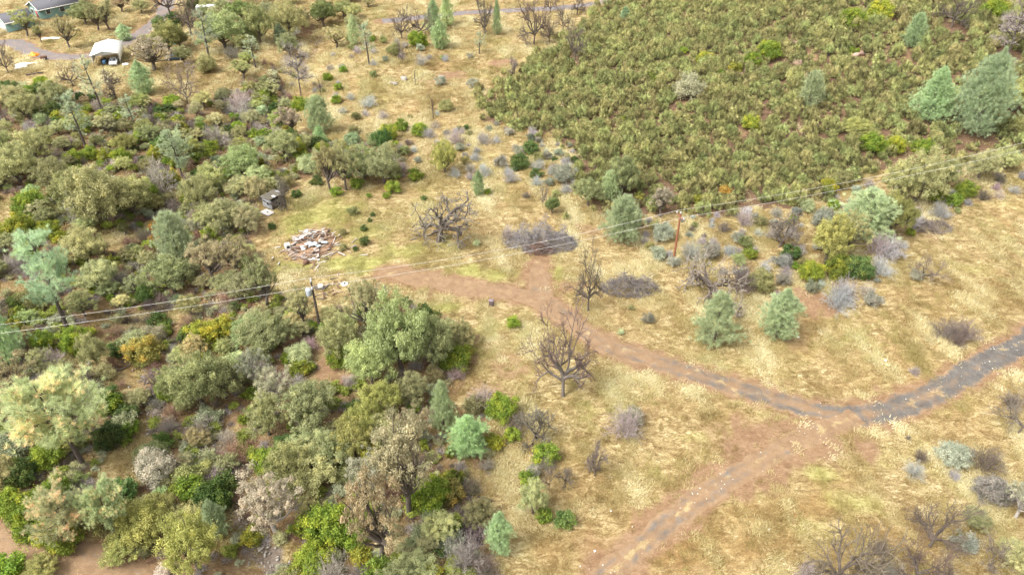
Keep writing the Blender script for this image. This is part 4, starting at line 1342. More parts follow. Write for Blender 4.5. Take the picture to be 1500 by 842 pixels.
for o, x, y, look, own, D in PLACED: o['group'] = {'tree': 'trees of the valley', 'pine': 'foothill pines', 'shrub': 'shrubs of the valley', 'snag': 'dead snags'}[o['category']]

# ------------------------------------------------------------------ built things
M['teal'] = plain('teal_siding', (0.16, 0.27, 0.25)); M['roof'] = plain('roof_shingle', (0.10, 0.10, 0.115), .9, scale=8); M['white'] = plain('white_paint', (0.82, 0.82, 0.80), .5, grime=.08)
M['red'] = plain('red_door', (0.35, 0.05, 0.04)); M['glass'] = plain('window_glass', (0.05, 0.06, 0.07), .12, grime=.05); M['concrete'] = plain('concrete', (0.5, 0.45, 0.38), .9)
M['metal_white'] = plain('white_sheet_metal', (0.84, 0.83, 0.79), .45, grime=.05); M['metal_grey'] = plain('grey_metal', (0.45, 0.46, 0.47), .5); M['blue_car'] = plain('blue_car_paint', (0.05, 0.08, 0.14), .3, .3)
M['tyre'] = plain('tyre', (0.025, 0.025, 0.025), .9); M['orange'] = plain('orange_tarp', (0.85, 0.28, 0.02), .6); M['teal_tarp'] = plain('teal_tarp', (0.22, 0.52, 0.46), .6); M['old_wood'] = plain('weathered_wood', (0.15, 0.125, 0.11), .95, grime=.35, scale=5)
M['grey_board'] = plain('grey_and_lit_board', (0.33, 0.33, 0.34), .9, grime=.35, scale=5); M['shed_roof'] = plain('mossy_roof', (0.12, 0.105, 0.08), .95, grime=.4, scale=5); M['dark'] = plain('dark_inside', (0.02, 0.018, 0.016), .95)  # board grey also paints the shed's lit side; near-black also paints inner shade
M['pole_dark'] = bark('creosote_pole', (0.035, 0.028, 0.024), (0.10, 0.075, 0.06), scale=9); M['pole_red'] = bark('reddish_pole', (0.15, 0.05, 0.026), (0.30, 0.11, 0.055), scale=9); M['porcelain'] = plain('porcelain', (0.55, 0.56, 0.58), .3)
M['can'] = plain('transformer_paint', (0.42, 0.46, 0.52), .45); M['wire'] = plain('aluminium_wire', (0.66, 0.65, 0.62), .5); M['wood_orange'] = plain('splintered_wood', (0.30, 0.185, 0.11), .9, grime=.4); M['wood_tan'] = plain('tan_board', (0.52, 0.38, 0.26), .9, grime=.35)
M['wood_pink'] = plain('faded_pink_board', (0.40, 0.34, 0.30), .9, grime=.3); M['plaster'] = plain('broken_plaster', (0.50, 0.47, 0.45), .85, grime=.15); M['plaster_blue'] = plain('pale_blue_panel', (0.50, 0.58, 0.62), .8); M['wood_brown'] = plain('dark_broken_wood', (0.14, 0.075, 0.05), .9)
M['rock'] = plain('pale_rock', (0.37, 0.335, 0.29), .95, grime=.35, scale=1.2); M['rock_red'] = plain('reddish_rock', (0.40, 0.26, 0.20), .95, grime=.4, scale=1.2); M['pebble'] = plain('white_stone', (0.72, 0.69, 0.64), .9); M['camper'] = plain('weathered_white', (0.66, 0.63, 0.52), .6, grime=.25, scale=1.5)
M['burnt'] = bark('cut_brush', (0.9, 0.9, 0.9), (1.1, 1.05, 1.05), tinted=True)

def gable(name, label, loc, rz, w, l, h, rise, wallm, door=None):
    """A gabled building: its near corner at the origin, the gable wall along -x, the long wall along +y."""
    t = thing(name, label, 'house' if name == 'house' else 'garage', loc, rz)
    V = [(0, 0, -.5), (-w, 0, -.5), (-w, l, -.5), (0, l, -.5), (0, 0, h), (-w, 0, h), (-w, l, h), (0, l, h), (-w / 2, 0, h + rise), (-w / 2, l, h + rise)]
    Solid().add(V, [(1, 0, 4, 5), (3, 2, 6, 7), (0, 3, 7, 4), (2, 1, 5, 6)], [(5, 4, 8), (7, 6, 9)]).part('wall', M[wallm], t)
    ov = .45; sl = rise / (w / 2); rf = Solid()
    for sgn, x0 in ((1, ov), (-1, -w - ov)):
        a = np.array([(x0, -ov, h - sl * ov), (-w / 2, -ov, h + rise), (-w / 2, l + ov, h + rise), (x0, l + ov, h - sl * ov)]) + (0, 0, .04)
        V = np.concatenate((a, a + (0, 0, .16))); rf.add(V, [(0, 1, 2, 3), (7, 6, 5, 4), (0, 4, 5, 1), (1, 5, 6, 2), (2, 6, 7, 3), (3, 7, 4, 0)])
    roof = rf.part('roof', M['roof'], t)
    V, Q, T3 = cyl(.12, .7, (-w * .3, l * .4, h + rise * .75), 10); Solid().add(V, Q, T3).part('vent_pipe', M['metal_grey'], roof)
    tr = Solid()
    for x0 in (ov, -w - ov):
        a = np.array((x0, -ov - .06, h - sl * ov - .02)); b = np.array((-w / 2, -ov - .06, h + rise - .02)); up = np.array((0, 0, .26)); dp = np.array((0, .05, 0))
        V = [a, b, b + up, a + up, a - dp, b - dp, b - dp + up, a - dp + up]; tr.add(V, [(0, 1, 2, 3), (7, 6, 5, 4), (0, 4, 5, 1), (3, 2, 6, 7), (0, 3, 7, 4), (1, 5, 6, 2)])
    tr.part('bargeboard', M['white'], roof)
    Solid().box(.06, l + 2 * ov, .22, (ov + .05, l / 2, h - sl * ov + .1)).part('gutter', M['white'], roof)
    return t
def window(t, x, y, z, w, h, side):
    fr = Solid(); pn = Solid()
    if side == 'y': fr.box(w + .2, .08, h + .2, (x, y - .05, z)); pn.box(w, .05, h, (x, y - .10, z))
    else: fr.box(.08, w + .2, h + .2, (x + .05, y, z)); pn.box(.05, w, h, (x + .10, y, z))
    f = fr.part('window', M['white'], t); pn.part('pane', M['glass'], f)
HR = math.atan2(-.62, .78)            # both houses stand turned to the right
p = at(62, 29); hs_ = gable('house', 'blue-green gabled house with grey shingle roof and a red door', p, HR, 7.0, 11.0, 2.6, 1.6, 'teal')
d = Solid().box(1.0, .10, 2.1, (-2.2, -.07, 1.05)).part('door', M['red'], hs_); Solid().box(1.3, .06, 2.3, (-2.2, -.02, 1.15)).part('door_frame', M['white'], d)
window(hs_, -4.8, 0, 1.6, 1.2, 1.1, 'y'); window(hs_, 0, 2.2, 1.7, 1.1, 1.1, 'x'); window(hs_, 0, 6.0, 1.6, 1.2, 1.2, 'x')
Solid().box(2.6, 1.8, .25, (-2.2, -1.1, .0)).part('doorstep', M['concrete'], hs_)
p = at(14, 48); ga = gable('garage', 'small teal garage with a white door at the left edge', p, HR, 6.5, 7.0, 2.5, 1.5, 'teal')
gd = Solid().box(4.6, .12, 2.1, (-3.25, -.09, 1.05)).part('garage_door', M['white'], ga)
for k in range(3): Solid().box(4.5, .02, .04, (-3.25, -.165, .55 + .5 * k)).part('door_groove', M['metal_grey'], gd)
Solid().box(5.4, 3.4, .12, (-3.25, -1.85, .03)).part('concrete_apron', M['concrete'], ga)

# carport
_a, _b = at(141, 101), at(151, 77); CRZ = math.atan2(-(_b.x - _a.x), _b.y - _a.y)
p = at(158, 96); cp = thing('carport', 'white metal carport with a gabled roof beside the driveway', 'carport', p, CRZ)
w, l, h, rise = 6.0, 9.5, 2.6, .8
rf = Solid()
for s in (-1, 1):
    a = np.array([(s * (w / 2 + .15), -.3, h), (0, -.3, h + rise), (0, l, h + rise), (s * (w / 2 + .15), l, h)])
    V = np.concatenate((a, a + (0, 0, .08))); rf.add(V, [(0, 1, 2, 3), (7, 6, 5, 4), (0, 4, 5, 1), (1, 5, 6, 2), (2, 6, 7, 3), (3, 7, 4, 0)])
rfo = rf.part('roof', M['metal_white'], cp)
for k in range(8):
    for s_ in (-1, 1):
        a = np.array((s_ * (w / 2 + .1), .6 + k * 1.2, h + .085)); b = np.array((0, .6 + k * 1.2, h + rise + .085)); d_ = np.array((0, .05, 0)); up = np.array((0, 0, .04))
        Solid().add([a, a + d_, b + d_, b, a + up, a + d_ + up, b + d_ + up, b + up], [(0, 3, 2, 1), (4, 5, 6, 7), (0, 1, 5, 4), (1, 2, 6, 5), (2, 3, 7, 6), (3, 0, 4, 7)]).part('roof_seam', M['metal_grey'], rfo)
for s in (-1, 1):
    Solid().box(.05, l * .97, 1.7, (s * w / 2, l / 2, h - .9)).part('side_panel', M['metal_white'], cp)
    for k in range(5): Solid().box(.09, .09, h + .3, (s * (w / 2 - .12), .1 + k * (l - .3) / 4, h / 2 - .15)).part('post', M['metal_grey'], cp)
Solid().add([(-w / 2, -.05, h - .15), (w / 2, -.05, h - .15), (w / 2, -.05, h), (0, -.05, h + rise - .03), (-w / 2, -.05, h), (-w / 2, .02, h - .15), (w / 2, .02, h - .15), (w / 2, .02, h), (0, .02, h + rise - .03), (-w / 2, .02, h)],
            [(0, 1, 2, 4), (5, 9, 7, 6), (0, 5, 6, 1)], [(2, 3, 4), (7, 9, 8)]).part('gable_panel', M['metal_grey'], cp)

def wheel(t, x, y, r_, w_=.22):
    V, Q, T3 = cyl(r_, w_, (x, y, r_), 16, 'y'); ty = Solid().add(V, Q, T3).part('wheel', M['tyre'], t)
    V, Q, T3 = cyl(r_ * .55, w_ + .03, (x, y, r_), 12, 'y'); Solid().add(V, Q, T3).part('rim', M['metal_grey'], ty)
def car(label, loc, rz, mat, cat='car'):
    t = thing('parked_car', label, cat, loc, rz)
    prof = [(-2.15, .35), (-2.2, .75), (-1.95, .95), (-1.0, 1.02), (-.45, 1.45), (.95, 1.47), (1.6, 1.02), (2.1, .92), (2.2, .6), (2.15, .35)]
    wd = lambda z: .86 if z < 1.1 else .66
    V = [(x, -wd(z), z) for x, z in prof] + [(x, wd(z), z) for x, z in prof]; n = len(prof)
    s = Solid(); s.add(V, [(i, i + 1, n + i + 1, n + i) for i in range(n - 1)] + [(n - 1, 0, n, 2 * n - 1)], None)
    for o_ in (0, n):
        T3 = [(o_ + 0, o_ + i, o_ + i + 1) for i in range(1, n - 1)]
        s.add(np.array(V)[o_:o_ + n], None, [(0, i, i + 1) if o_ else (0, i + 1, i) for i in range(1, n - 1)])
    s.part('body', mat, t)
    for a, b, nm in (((-1.0, 1.04), (-.47, 1.44), 'windscreen'), ((.97, 1.45), (1.55, 1.06), 'rear_window')):
        V = [(a[0], -.62, a[1]), (a[0], .62, a[1]), (b[0], .6, b[1]), (b[0], -.6, b[1])]; V = np.array(V); off = np.array((-.03 if nm == 'windscreen' else .03, 0, .03))
        Solid().add(np.concatenate((V, V + off)), [(0, 1, 2, 3), (7, 6, 5, 4), (0, 4, 5, 1), (1, 5, 6, 2), (2, 6, 7, 3), (3, 7, 4, 0)]).part(nm, M['glass'], t)
    for s_ in (-1, 1):
        Solid().box(1.7, .03, .3, (.2, s_ * .775, 1.22)).part('side_window', M['glass'], t)
        for x in (-1.35, 1.35): wheel(t, x, s_ * .80, .33)
        Solid().box(.05, .35, .16, (-2.2, s_ * .58, .68)).part('headlight', M['white'], t)
    return t
car('dark blue car parked among the oaks right of the carport', at(257, 88), math.radians(15), M['blue_car'])
car('grey car half inside the white carport, right side', at(168, 94), CRZ + math.pi / 2, M['metal_grey'])
t = thing('tractor', 'small blue tractor at the left inside the white carport', 'tractor', at(155, 95), CRZ + math.pi / 2)
Solid().box(1.3, .6, .6, (-.75, 0, .95)).part('hood', plain('tractor_blue', (.06, .16, .30), .4), t, .05); Solid().box(.55, .6, .12, (.5, 0, 1.0)).box(.1, .6, .5, (.8, 0, 1.25)).part('seat', M['dark'], t, .03)
V, Q, T3 = cyl(.04, .7, (-1.05, .18, 1.5), 8); Solid().add(V, Q, T3).part('exhaust_pipe', M['dark'], t); Solid().box(1.6, .35, .3, (.1, 0, .6)).part('chassis', M['dark'], t)
for s in (-1, 1): wheel(t, .5, s * .65, .62, .3); wheel(t, -1.1, s * .5, .36, .2)
# trailer, camper, tarps
t = thing('box_trailer', 'grey box trailer with a white end beyond the trees at the top', 'trailer', at(304, 21), math.radians(8))
Solid().box(5.2, 2.2, 1.7, (0, 0, 1.5)).part('body', M['metal_grey'], t, .06); Solid().box(.1, 2.1, 1.6, (2.67, 0, 1.5)).part('end_panel', M['white'], t); Solid().box(5.1, 2.1, .08, (0, 0, 2.4)).part('roof', M['metal_white'], t); Solid().box(1.4, .12, .12, (-3.2, 0, .6)).part('tow_bar', M['dark'], t)
for s in (-1, 1): wheel(t, .4, s * 1.0, .33); wheel(t, -.5, s * 1.0, .33)
t = thing('camper', 'weathered off-white rounded camper half hidden behind an oak', 'camper', at(427, 54), math.radians(58))
prof = [(-2.4, .5), (-2.5, 1.4), (-2.1, 2.3), (-1.0, 2.75), (.6, 2.75), (1.8, 2.4), (2.4, 1.6), (2.5, .9), (2.2, .5)]
n = len(prof); V = [(x, -1.05 + .22 * (z > 2.2), z) for x, z in prof] + [(x, 1.05 - .22 * (z > 2.2), z) for x, z in prof]
s = Solid().add(V, [(i, i + 1, n + i + 1, n + i) for i in range(n - 1)] + [(n - 1, 0, n, 2 * n - 1)])
for o_ in (0, n): s.add(np.array(V)[o_:o_ + n], None, [(0, i, i + 1) if o_ else (0, i + 1, i) for i in range(1, n - 1)])
s.part('body', M['camper'], t, .12)
for s_ in (-1, 1): Solid().box(1.0, .05, .55, (-.8, s_ * 1.06, 1.75)).part('side_window', M['glass'], t); wheel(t, 0, s_ * 1.0, .33)
Solid().box(.65, .05, 1.6, (1.0, -1.06, 1.35)).part('door', M['white'], t)
def tarp(name, label, cat, loc, rz, sx, sy, h, mat, seed):
    r = np.random.default_rng(seed); n = 14
    u, v = np.meshgrid(np.linspace(-1, 1, n), np.linspace(-1, 1, n)); e = np.clip(1 - np.maximum(abs(u), abs(v)) ** 4, 0, 1)
    z = h * e * (.65 + .35 * np.sin(u * 3 + seed) * np.cos(v * 2.5)) + .05 * r.normal(size=u.shape) * (e > 0) + .03
    V = np.stack((u * sx / 2 * (1 + .06 * r.normal(size=u.shape)), v * sy / 2 * (1 + .06 * r.normal(size=u.shape)), z), -1).reshape(-1, 3)
    i = (np.arange(n - 1)[:, None] * n + np.arange(n - 1)[None]).ravel()
    o = link_mesh(name, mk(name, V, np.stack((i, i + 1, i + n + 1, i + n), 1), None, [mat], smooth=True)); o.location = loc; o.rotation_euler = (0, 0, rz)
    o.modifiers.new('thickness', 'SOLIDIFY').thickness = .03
    return tag(o, label, cat)
tarp('tarp', 'long white tarp lying on the lawn left of the leaning oak', 'tarp', at(75, 57), .1, 4.6, 1.2, .35, M['white'], 1)
tarp('tarp', 'orange tarp over a load at the edge of the driveway', 'tarp', at(50, 82), -.1, 2.3, 1.5, .9, M['orange'], 2)
tarp('tarp', 'long white sheet on the ground below the orange tarp', 'tarp', at(42, 94), .2, 5.5, 1.1, .3, M['white'], 3)
tarp('tarp', 'crumpled white sheet at the near end of the long white sheet', 'tarp', at(31, 99), .5, 2.6, 1.6, .55, M['white'], 4)
tarp('tarp', 'small white sheet beside the right foot of the carport', 'tarp', at(184, 95), .3, 1.5, 1.1, .4, M['white'], 5)
tarp('tarp', 'teal tarp shelter under the oak behind the dark blue car', 'tarp', at(249, 64), .3, 5.2, 3.0, 1.9, M['teal_tarp'], 6)
tarp('tarp', 'tan canvas heap in front of the teal tarp', 'tarp', at(253, 74), -.4, 3.6, 2.0, .8, M['wood_tan'], 7)
tarp('tarp', 'pale sheet lying right of the dark blue car', 'tarp', at(275, 94), .2, 1.6, 1.3, .4, M['wood_pink'], 8)
t = thing('cart', 'small dark cart on the driveway beside the orange tarp', 'cart', at(65, 88), .2)
Solid().box(1.4, .8, .5, (0, 0, .7)).part('tray', M['wood_brown'], t, .03); Solid().box(.9, .06, .06, (-1.0, 0, .75)).part('handle', M['dark'], t)
for s in (-1, 1): wheel(t, .3, s * .45, .28, .12)

# shed
p = at(400, 309); sh = thing('shed', 'small derelict grey wooden shed with a sagging mossy roof', 'shed', p, math.radians(-38))
w, l, h = 2.5, 2.5, 1.75
Solid().box(w - .2, l - .2, h - .1, (-w / 2, l / 2, h / 2)).part('inside', M['dark'], sh)  # solid block, its near-black colour painting the shade behind doorway and gap
rb = np.random.default_rng(4)
for k in range(9):      # horizontal siding on the left face, with one board gone; lit side painted paler
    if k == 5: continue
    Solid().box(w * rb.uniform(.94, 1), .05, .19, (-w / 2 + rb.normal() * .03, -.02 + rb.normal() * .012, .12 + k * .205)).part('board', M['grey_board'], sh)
for k in range(12):     # upright boards on the right face, around the doorway; shaded side painted darker
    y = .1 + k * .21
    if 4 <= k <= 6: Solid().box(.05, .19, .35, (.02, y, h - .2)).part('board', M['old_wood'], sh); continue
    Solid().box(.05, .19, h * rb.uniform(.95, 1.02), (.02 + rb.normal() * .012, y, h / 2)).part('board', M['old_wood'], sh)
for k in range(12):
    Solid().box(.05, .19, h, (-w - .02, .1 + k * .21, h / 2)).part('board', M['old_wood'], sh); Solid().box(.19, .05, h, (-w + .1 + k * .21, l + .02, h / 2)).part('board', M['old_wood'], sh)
n = 9; u, v = np.meshgrid(np.linspace(0, 1, n), np.linspace(0, 1, n)); z = h + .12 + .35 * u + .1 * v - .38 * np.exp(-((u - .55) ** 2 + (v - .5) ** 2) / .05) + .03 * rb.normal(size=u.shape)
V = np.stack((-w - .2 + u * (w + .4), -.25 + v * (l + .5), z), -1).reshape(-1, 3); i = (np.arange(n - 1)[:, None] * n + np.arange(n - 1)[None]).ravel()
ro = link_mesh('roof', mk('roof', V, np.stack((i, i + 1, i + n + 1, i + n), 1), None, [M['shed_roof']]), sh); ro.modifiers.new('thickness', 'SOLIDIFY').thickness = .07
Solid().box(.9, .5, .04, (-1.0, 2.3, h + .52)).part('roof_sheet', M['grey_board'], ro); Solid().box(.7, .4, .04, (-.35, .9, h + .46)).part('roof_sheet', M['white'], ro)
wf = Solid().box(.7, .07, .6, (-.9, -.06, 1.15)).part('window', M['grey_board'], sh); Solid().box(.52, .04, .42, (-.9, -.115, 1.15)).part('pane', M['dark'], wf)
t = thing('wooden_platform', 'low whitish platform with a dark hole in front of the grey shed', 'platform', at(392, 313), math.radians(-36))
for k in range(6): Solid().box(2.1, .2, .08, (0, -.6 + k * .23, .25)).part('plank', M['plaster'], t)
Solid().box(1.9, 1.2, .16, (0, 0, .12)).part('frame', M['old_wood'], t)
Solid().box(.3, .22, .03, (.1, 0, .32)).part('hole', M['dark'], t)  # near-black slab on the planks, painting the shade of a hole

# demolished house
p = at(457, 358); t = thing('rubble_heap', 'heap of broken boards and white plaster from a torn-down building', 'rubble', p, 0)
rb = np.random.default_rng(9); mats = [M[k] for k in ('wood_orange', 'wood_tan', 'wood_pink', 'wood_pink', 'wood_pink', 'plaster', 'plaster', 'wood_brown', 'wood_brown', 'wood_orange', 'old_wood')]
BM = {}
def piece(parent, nm, mat, size, loc, eul):
    me = BM.get((nm, mat.name))
    if me is None: me = BM[(nm, mat.name)] = mk(nm, boxv(1, 1, 1), BOXQ, None, [mat])
    o = link_mesh(nm, me, parent); o.location = loc; o.rotation_euler = eul; o.scale = size; return o
g0 = p.z
for k in range(250):
    a, q = rb.uniform(0, 6.28), rb.uniform(0, 1) ** .62
    x, y = 3.6 * q * math.cos(a), 4.1 * q * math.sin(a)
    if k > 175: x, y = rb.normal(-.3, 2.6), rb.normal(-3.2, 1.6)
    if k > 225: x, y = rb.normal(3.6, 1.4), rb.normal(-.4, 1.6)
    zz = float(height(p.x + x, p.y + y)) - g0 + max(0, 1.25 * (1 - q ** 1.5)) * rb.uniform(.35, 1) * (k <= 175) + .06
    if k % 5 == 0: piece(t, 'panel', mats[4] if k % 15 else M['plaster_blue'], ((rb.uniform(.6, 1.3), rb.uniform(.35, .8), .05) if k < 170 else (.4, .25, .05)), (x, y, zz + .1), (rb.normal() * .28, rb.normal() * .28, rb.uniform(0, 6.28)))
    else: piece(t, 'board', mats[rb.integers(len(mats))], (rb.uniform(.6, 2.4), rb.uniform(.09, .24), rb.uniform(.04, .09)), (x, y, zz), (rb.normal() * .12, rb.normal() * .22, rb.normal(.5, .7)))
n = 15; u, v = np.meshgrid(np.linspace(-1, 1, n), np.linspace(-1, 1, n)); q = np.hypot(u, v)
z = np.array(height(p.x + u * 3.7, p.y + v * 4.2)) - g0 + .75 * np.clip(1 - q ** 1.4, 0, 1) + .08 * rb.normal(size=u.shape) * (q < 1) - .12 * (q > 1)
i = (np.arange(n - 1)[:, None] * n + np.arange(n - 1)[None]).ravel()
link_mesh('earth_mound', mk('earth_mound', np.stack((u * 3.7, v * 4.2, z), -1).reshape(-1, 3), np.stack((i, i + 1, i + n + 1, i + n), 1), None, [M['wood_orange']], smooth=True), t)
t = thing('washing_machine', 'white washing machine standing left of the rubble heap', 'appliance', at(422, 365), .5)
Solid().box(.75, .7, .95, (0, 0, .47)).part('body', M['white'], t, .04); V, Q, T3 = cyl(.24, .05, (0, -.36, .5), 16, 'y'); Solid().add(V, Q, T3).part('door', M['dark'], t); Solid().box(.7, .03, .14, (0, -.36, .85)).part('control_panel', M['metal_grey'], t)
t = thing('stump', 'dark rotted stump below the rubble heap', 'stump', at(449, 386), 0)
V, Q, T3 = cyl(.42, .6, (0, 0, .28), 11, r2=.33); V = V + rb.normal(size=V.shape) * .04; Solid().add(V, Q, T3).part('wood', M['wood_brown'], t)
for k in range(3): V, Q, T3 = cyl(.12, .8, (0, 0, 0), 7, 'x', .05); o = Solid().add(V, Q, T3).part('root', M['wood_brown'], t); o.location = (.45 * math.cos(k * 2.1), .45 * math.sin(k * 2.1), .08); o.rotation_euler = (0, 0, k * 2.1)
t = thing('utility_box', 'small dark utility box in the grass below the dirt track', 'box', at(720, 447), math.radians(-15))
Solid().box(.6, .45, .8, (0, 0, .4)).part('body', plain('box_brown', (.13, .095, .10), .7), t, .04); Solid().box(.66, .5, .06, (0, 0, .83)).part('lid', plain('box_lid', (.24, .19, .22), .6), t)
# litter by the dark pole: a white ring and a white crate
t = thing('white_tank_lid', 'white ring-shaped lid lying in the grass right of the dark pole', 'lid', at(505, 417), 0)
V, Q, T3 = cyl(.48, .2, (0, 0, .12), 22); Solid().add(V, Q, T3).part('rim', M['white'], t, .03); V, Q, T3 = cyl(.18, .04, (0, 0, .245), 14); Solid().add(V, Q, T3).part('opening_shade', M['dark'], t)  # dark disc on the lid: shade of the opening put in as colour
t = thing('white_crate', 'small white crate on boards right of the dark pole', 'crate', at(470, 422), .2)
Solid().box(.65, .55, .4, (0, 0, .38)).part('body', M['white'], t, .04); Solid().box(1.5, .6, .12, (-.1, 0, .1)).part('pallet', M['old_wood'], t)
t = thing('scrap_heap', 'scatter of grey boards in the grass between the dark pole and the ring', 'scrap', at(488, 423), 0)
for k in range(22): piece(t, 'board', (M['old_wood'], M['wood_brown'], M['wood_tan'])[k % 3], (rb.uniform(.6, 1.6), .14, .05), (rb.normal() * 1.1, rb.normal() * 1.5, .08 + .04 * (k % 4)), (0, rb.normal() * .06, rb.uniform(0, 3)))

# ------------------------------------------------------------------ power line
def pole(name, label, foot, H, mat, arm_rz, can):
    t = thing(name, label, 'pole', foot, 0)
    T = Tubes(); T.add([(0, 0, -.5), (.02, 0, H * .5), (0, .02, H)], [.17, .145, .12], 10); link_mesh('shaft', T.mesh('shaft', mat), t)
    arm = Solid().box(.12, 2.3, .14, (0, 0, 0)).part('crossarm', mat, t); arm.location = (0, 0, H - .45); arm.rotation_euler = (0, 0, arm_rz)
    tops = []
    for y in (-1.0, 1.0):
        for k in range(3):
            V, Q, T3 = cyl(.11 - .02 * k, .10, (.0, y, .12 + .11 * k), 10); Solid().add(V, Q, T3).part('insulator', M['porcelain'], arm)
        tops.append(Vector(foot) + Vector((-math.sin(arm_rz) * y, math.cos(arm_rz) * y, H - .02)))
    V, Q, T3 = cyl(.10, .3, (0, 0, H + .14), 10); Solid().add(V, Q, T3).part('insulator', M['porcelain'], t)
    if can:
        V, Q, T3 = cyl(.36, .95, (-.50, -.12, H - 1.45), 18); c = Solid().add(V, Q, T3).part('transformer', M['can'], t, .05)
        for s in (-1, 1): V, Q, T3 = cyl(.06, .28, (-.50 + .16 * s, -.12, H - .85), 8); Solid().add(V, Q, T3).part('bushing', M['porcelain'], c)
    return tops
f1, f2 = at(469, 481), at(986, 384)
dv = (f2 - f1); dv.z = 0; az = math.atan2(dv.y, dv.x)
f0 = f1 - dv * .98; f3 = f2 + dv * 1.32
for f in (f0, f3): f.z = float(height(f.x, f.y))
W1 = pole('utility_pole', 'dark wooden utility pole with a pale transformer, left of the oak grove', f1, 7.4, M['pole_dark'], az, True)
W2 = pole('utility_pole', 'reddish-brown utility pole with white insulators below the brushy hill', f2, 8.2, M['pole_red'], az, False)
W0 = pole('utility_pole', 'utility pole beyond the left edge carrying the wires in', f0, 9.5, M['pole_dark'], az, False)
W3 = pole('utility_pole', 'utility pole beyond the right edge carrying the wires out', f3, 9.0, M['pole_red'], az, False)
def wire(a, b, sag, label):
    tt = np.linspace(0, 1, 28)[:, None]; P = np.array(a) + (np.array(b) - np.array(a)) * tt; P[:, 2] -= sag * 4 * (tt * (1 - tt))[:, 0]
    T = Tubes(); T.add(P, np.full(28, .016), 6); tag(link_mesh('power_wire', T.mesh('power_wire', M['wire'])), label, 'wire', 'power line wires')
for k, nm in ((0, 'near'), (1, 'far')):
    wire(W0[k], W1[k], .5 + .25 * k, nm + ' wire left of the dark utility pole'); wire(W1[k], W2[k], .8 + .3 * k, nm + ' wire between the dark and the reddish utility poles'); wire(W2[k], W3[k], .8 + .3 * k, nm + ' wire right of the reddish utility pole')

# ------------------------------------------------------------------ brush heaps, logs, rocks
def brush_heap(name, label, cx, cy, wpx, dm, hgt, tint, seed, n=520, stick=.028):
    p = at(cx, cy); k = depth(p) / FPX; r = np.random.default_rng(seed); L = wpx * k / 2
    t = thing(name, label, 'brush heap', p)
    for part, m_, rad, ln, nn in (('twigs', .55, stick, .75, n), ('branches', .35, .05, 1.6, n // 4)):
        T = Tubes()
        for i in range(nn):
            a, q = r.uniform(0, 6.28), math.sqrt(r.uniform(0, 1)); x, y = L * q * math.cos(a), dm / 2 * q * math.sin(a)
            top = hgt * max(.12, (1 - q ** 2.4)) * (1 + .35 * math.sin(x * 1.9 + seed) + .2 * math.sin(x * 4.3)); z = float(height(p.x + x, p.y + y)) - p.z + top * r.uniform(.15, 1)
            d = r.normal(size=3) * (1, 1, .55); d /= np.linalg.norm(d); l = ln * r.uniform(.5, 1.4)
            c = curve(r, np.array((x, y, z)) - d * l / 2, np.array((x, y, z)) + d * l / 2, .08, 4); c[:, 2] = np.maximum(c[:, 2], float(height(p.x + x, p.y + y)) - p.z + .02)
            sh_ = float(np.clip(r.normal(.5, .25), 0, 1)); T.add(c, np.linspace(rad, rad * .5, 4), 3, sh_)
            if part == 'twigs':
                for j in range(5):
                    e = c[r.integers(1, 4)]; dd_ = d * .6 + r.normal(size=3) * .6; T.add(np.array((e, e + dd_ * .25 * l, e + dd_ * .42 * l + r.normal(size=3) * .04)), [.02, .016, .01], 3, sh_)
        o = link_mesh(part, T.mesh(part, M['burnt'], False), t); o.color = (*(np.array(tint) * (1 if part == 'twigs' else .65)), 1); o['kind'] = 'stuff'
brush_heap('brush_heap', 'big grey heap of cut brush at the end of the dirt spur', 793, 359, 106, 5.0, 3.9, (.27, .25, .245), 1, 800)
brush_heap('brush_heap', 'dark purplish brush in front of the big grey heap', 790, 368, 46, 2.6, 1.3, (.21, .13, .095), 2, 220)
brush_heap('brush_heap', 'low dark brush heap right of the thin bare oak', 922, 424, 86, 4.2, 2.2, (.215, .19, .175), 3, 420)
brush_heap('brush_heap', 'flattened greyish brush heap on the right slope below the oaks', 1362, 334, 64, 3.6, 1.3, (.21, .175, .15), 4, 240)
brush_heap('brush_heap', 'blackened brush tangle beside the sparse tan oak at the bottom', 690, 775, 40, 5.5, 1.0, (.15, .115, .115), 6, 420)
def log(label, a, b, rad, mat, name='fallen_log'):
    a, b = at(*a), at(*b); r = np.random.default_rng(int(a.x * 10) % 997); t = thing(name, label, 'log', a)
    A = np.array((0, 0, .08)); B = np.array(b - a) + (0, 0, .1); T = Tubes(); c = curve(r, A, B, .12, 9); c[:, 2] += .05; T.add(c, np.linspace(rad, rad * .45, 9), 7); link_mesh('trunk', T.mesh('trunk', mat), t)
    for k in range(4):
        e = c[r.integers(3, 8)]; d = r.normal(size=3) * (.8, .8, .35); d[2] = abs(d[2]); T = Tubes(); T.add(curve(r, e, e + d, .1, 5), np.linspace(rad * .4, .012, 5), 5); link_mesh('branch', T.mesh('branch', mat), t)
log('thin dark fallen trunk across the lower left dirt road', (73, 823), (122, 787), .13, M['dark_bark'])
log('dark fallen log on the dry ground below the driveway sheets', (38, 111), (64, 107), .22, M['dark_bark'])
log('fallen branch lying in the bushes below the tall leaning pine', (165, 545), (200, 532), .11, M['bark'])
log('dead log on the ground of the bottom oak grove', (412, 830), (500, 812), .12, M['dark_bark'])
log('pale dead branch lying in the straw left of the big brush heap', (655, 362), (690, 348), .07, M['pale_bark'])
log('dark burnt limb beside the blackened brush tangle', (700, 728), (724, 735), .10, M['dark_bark'])

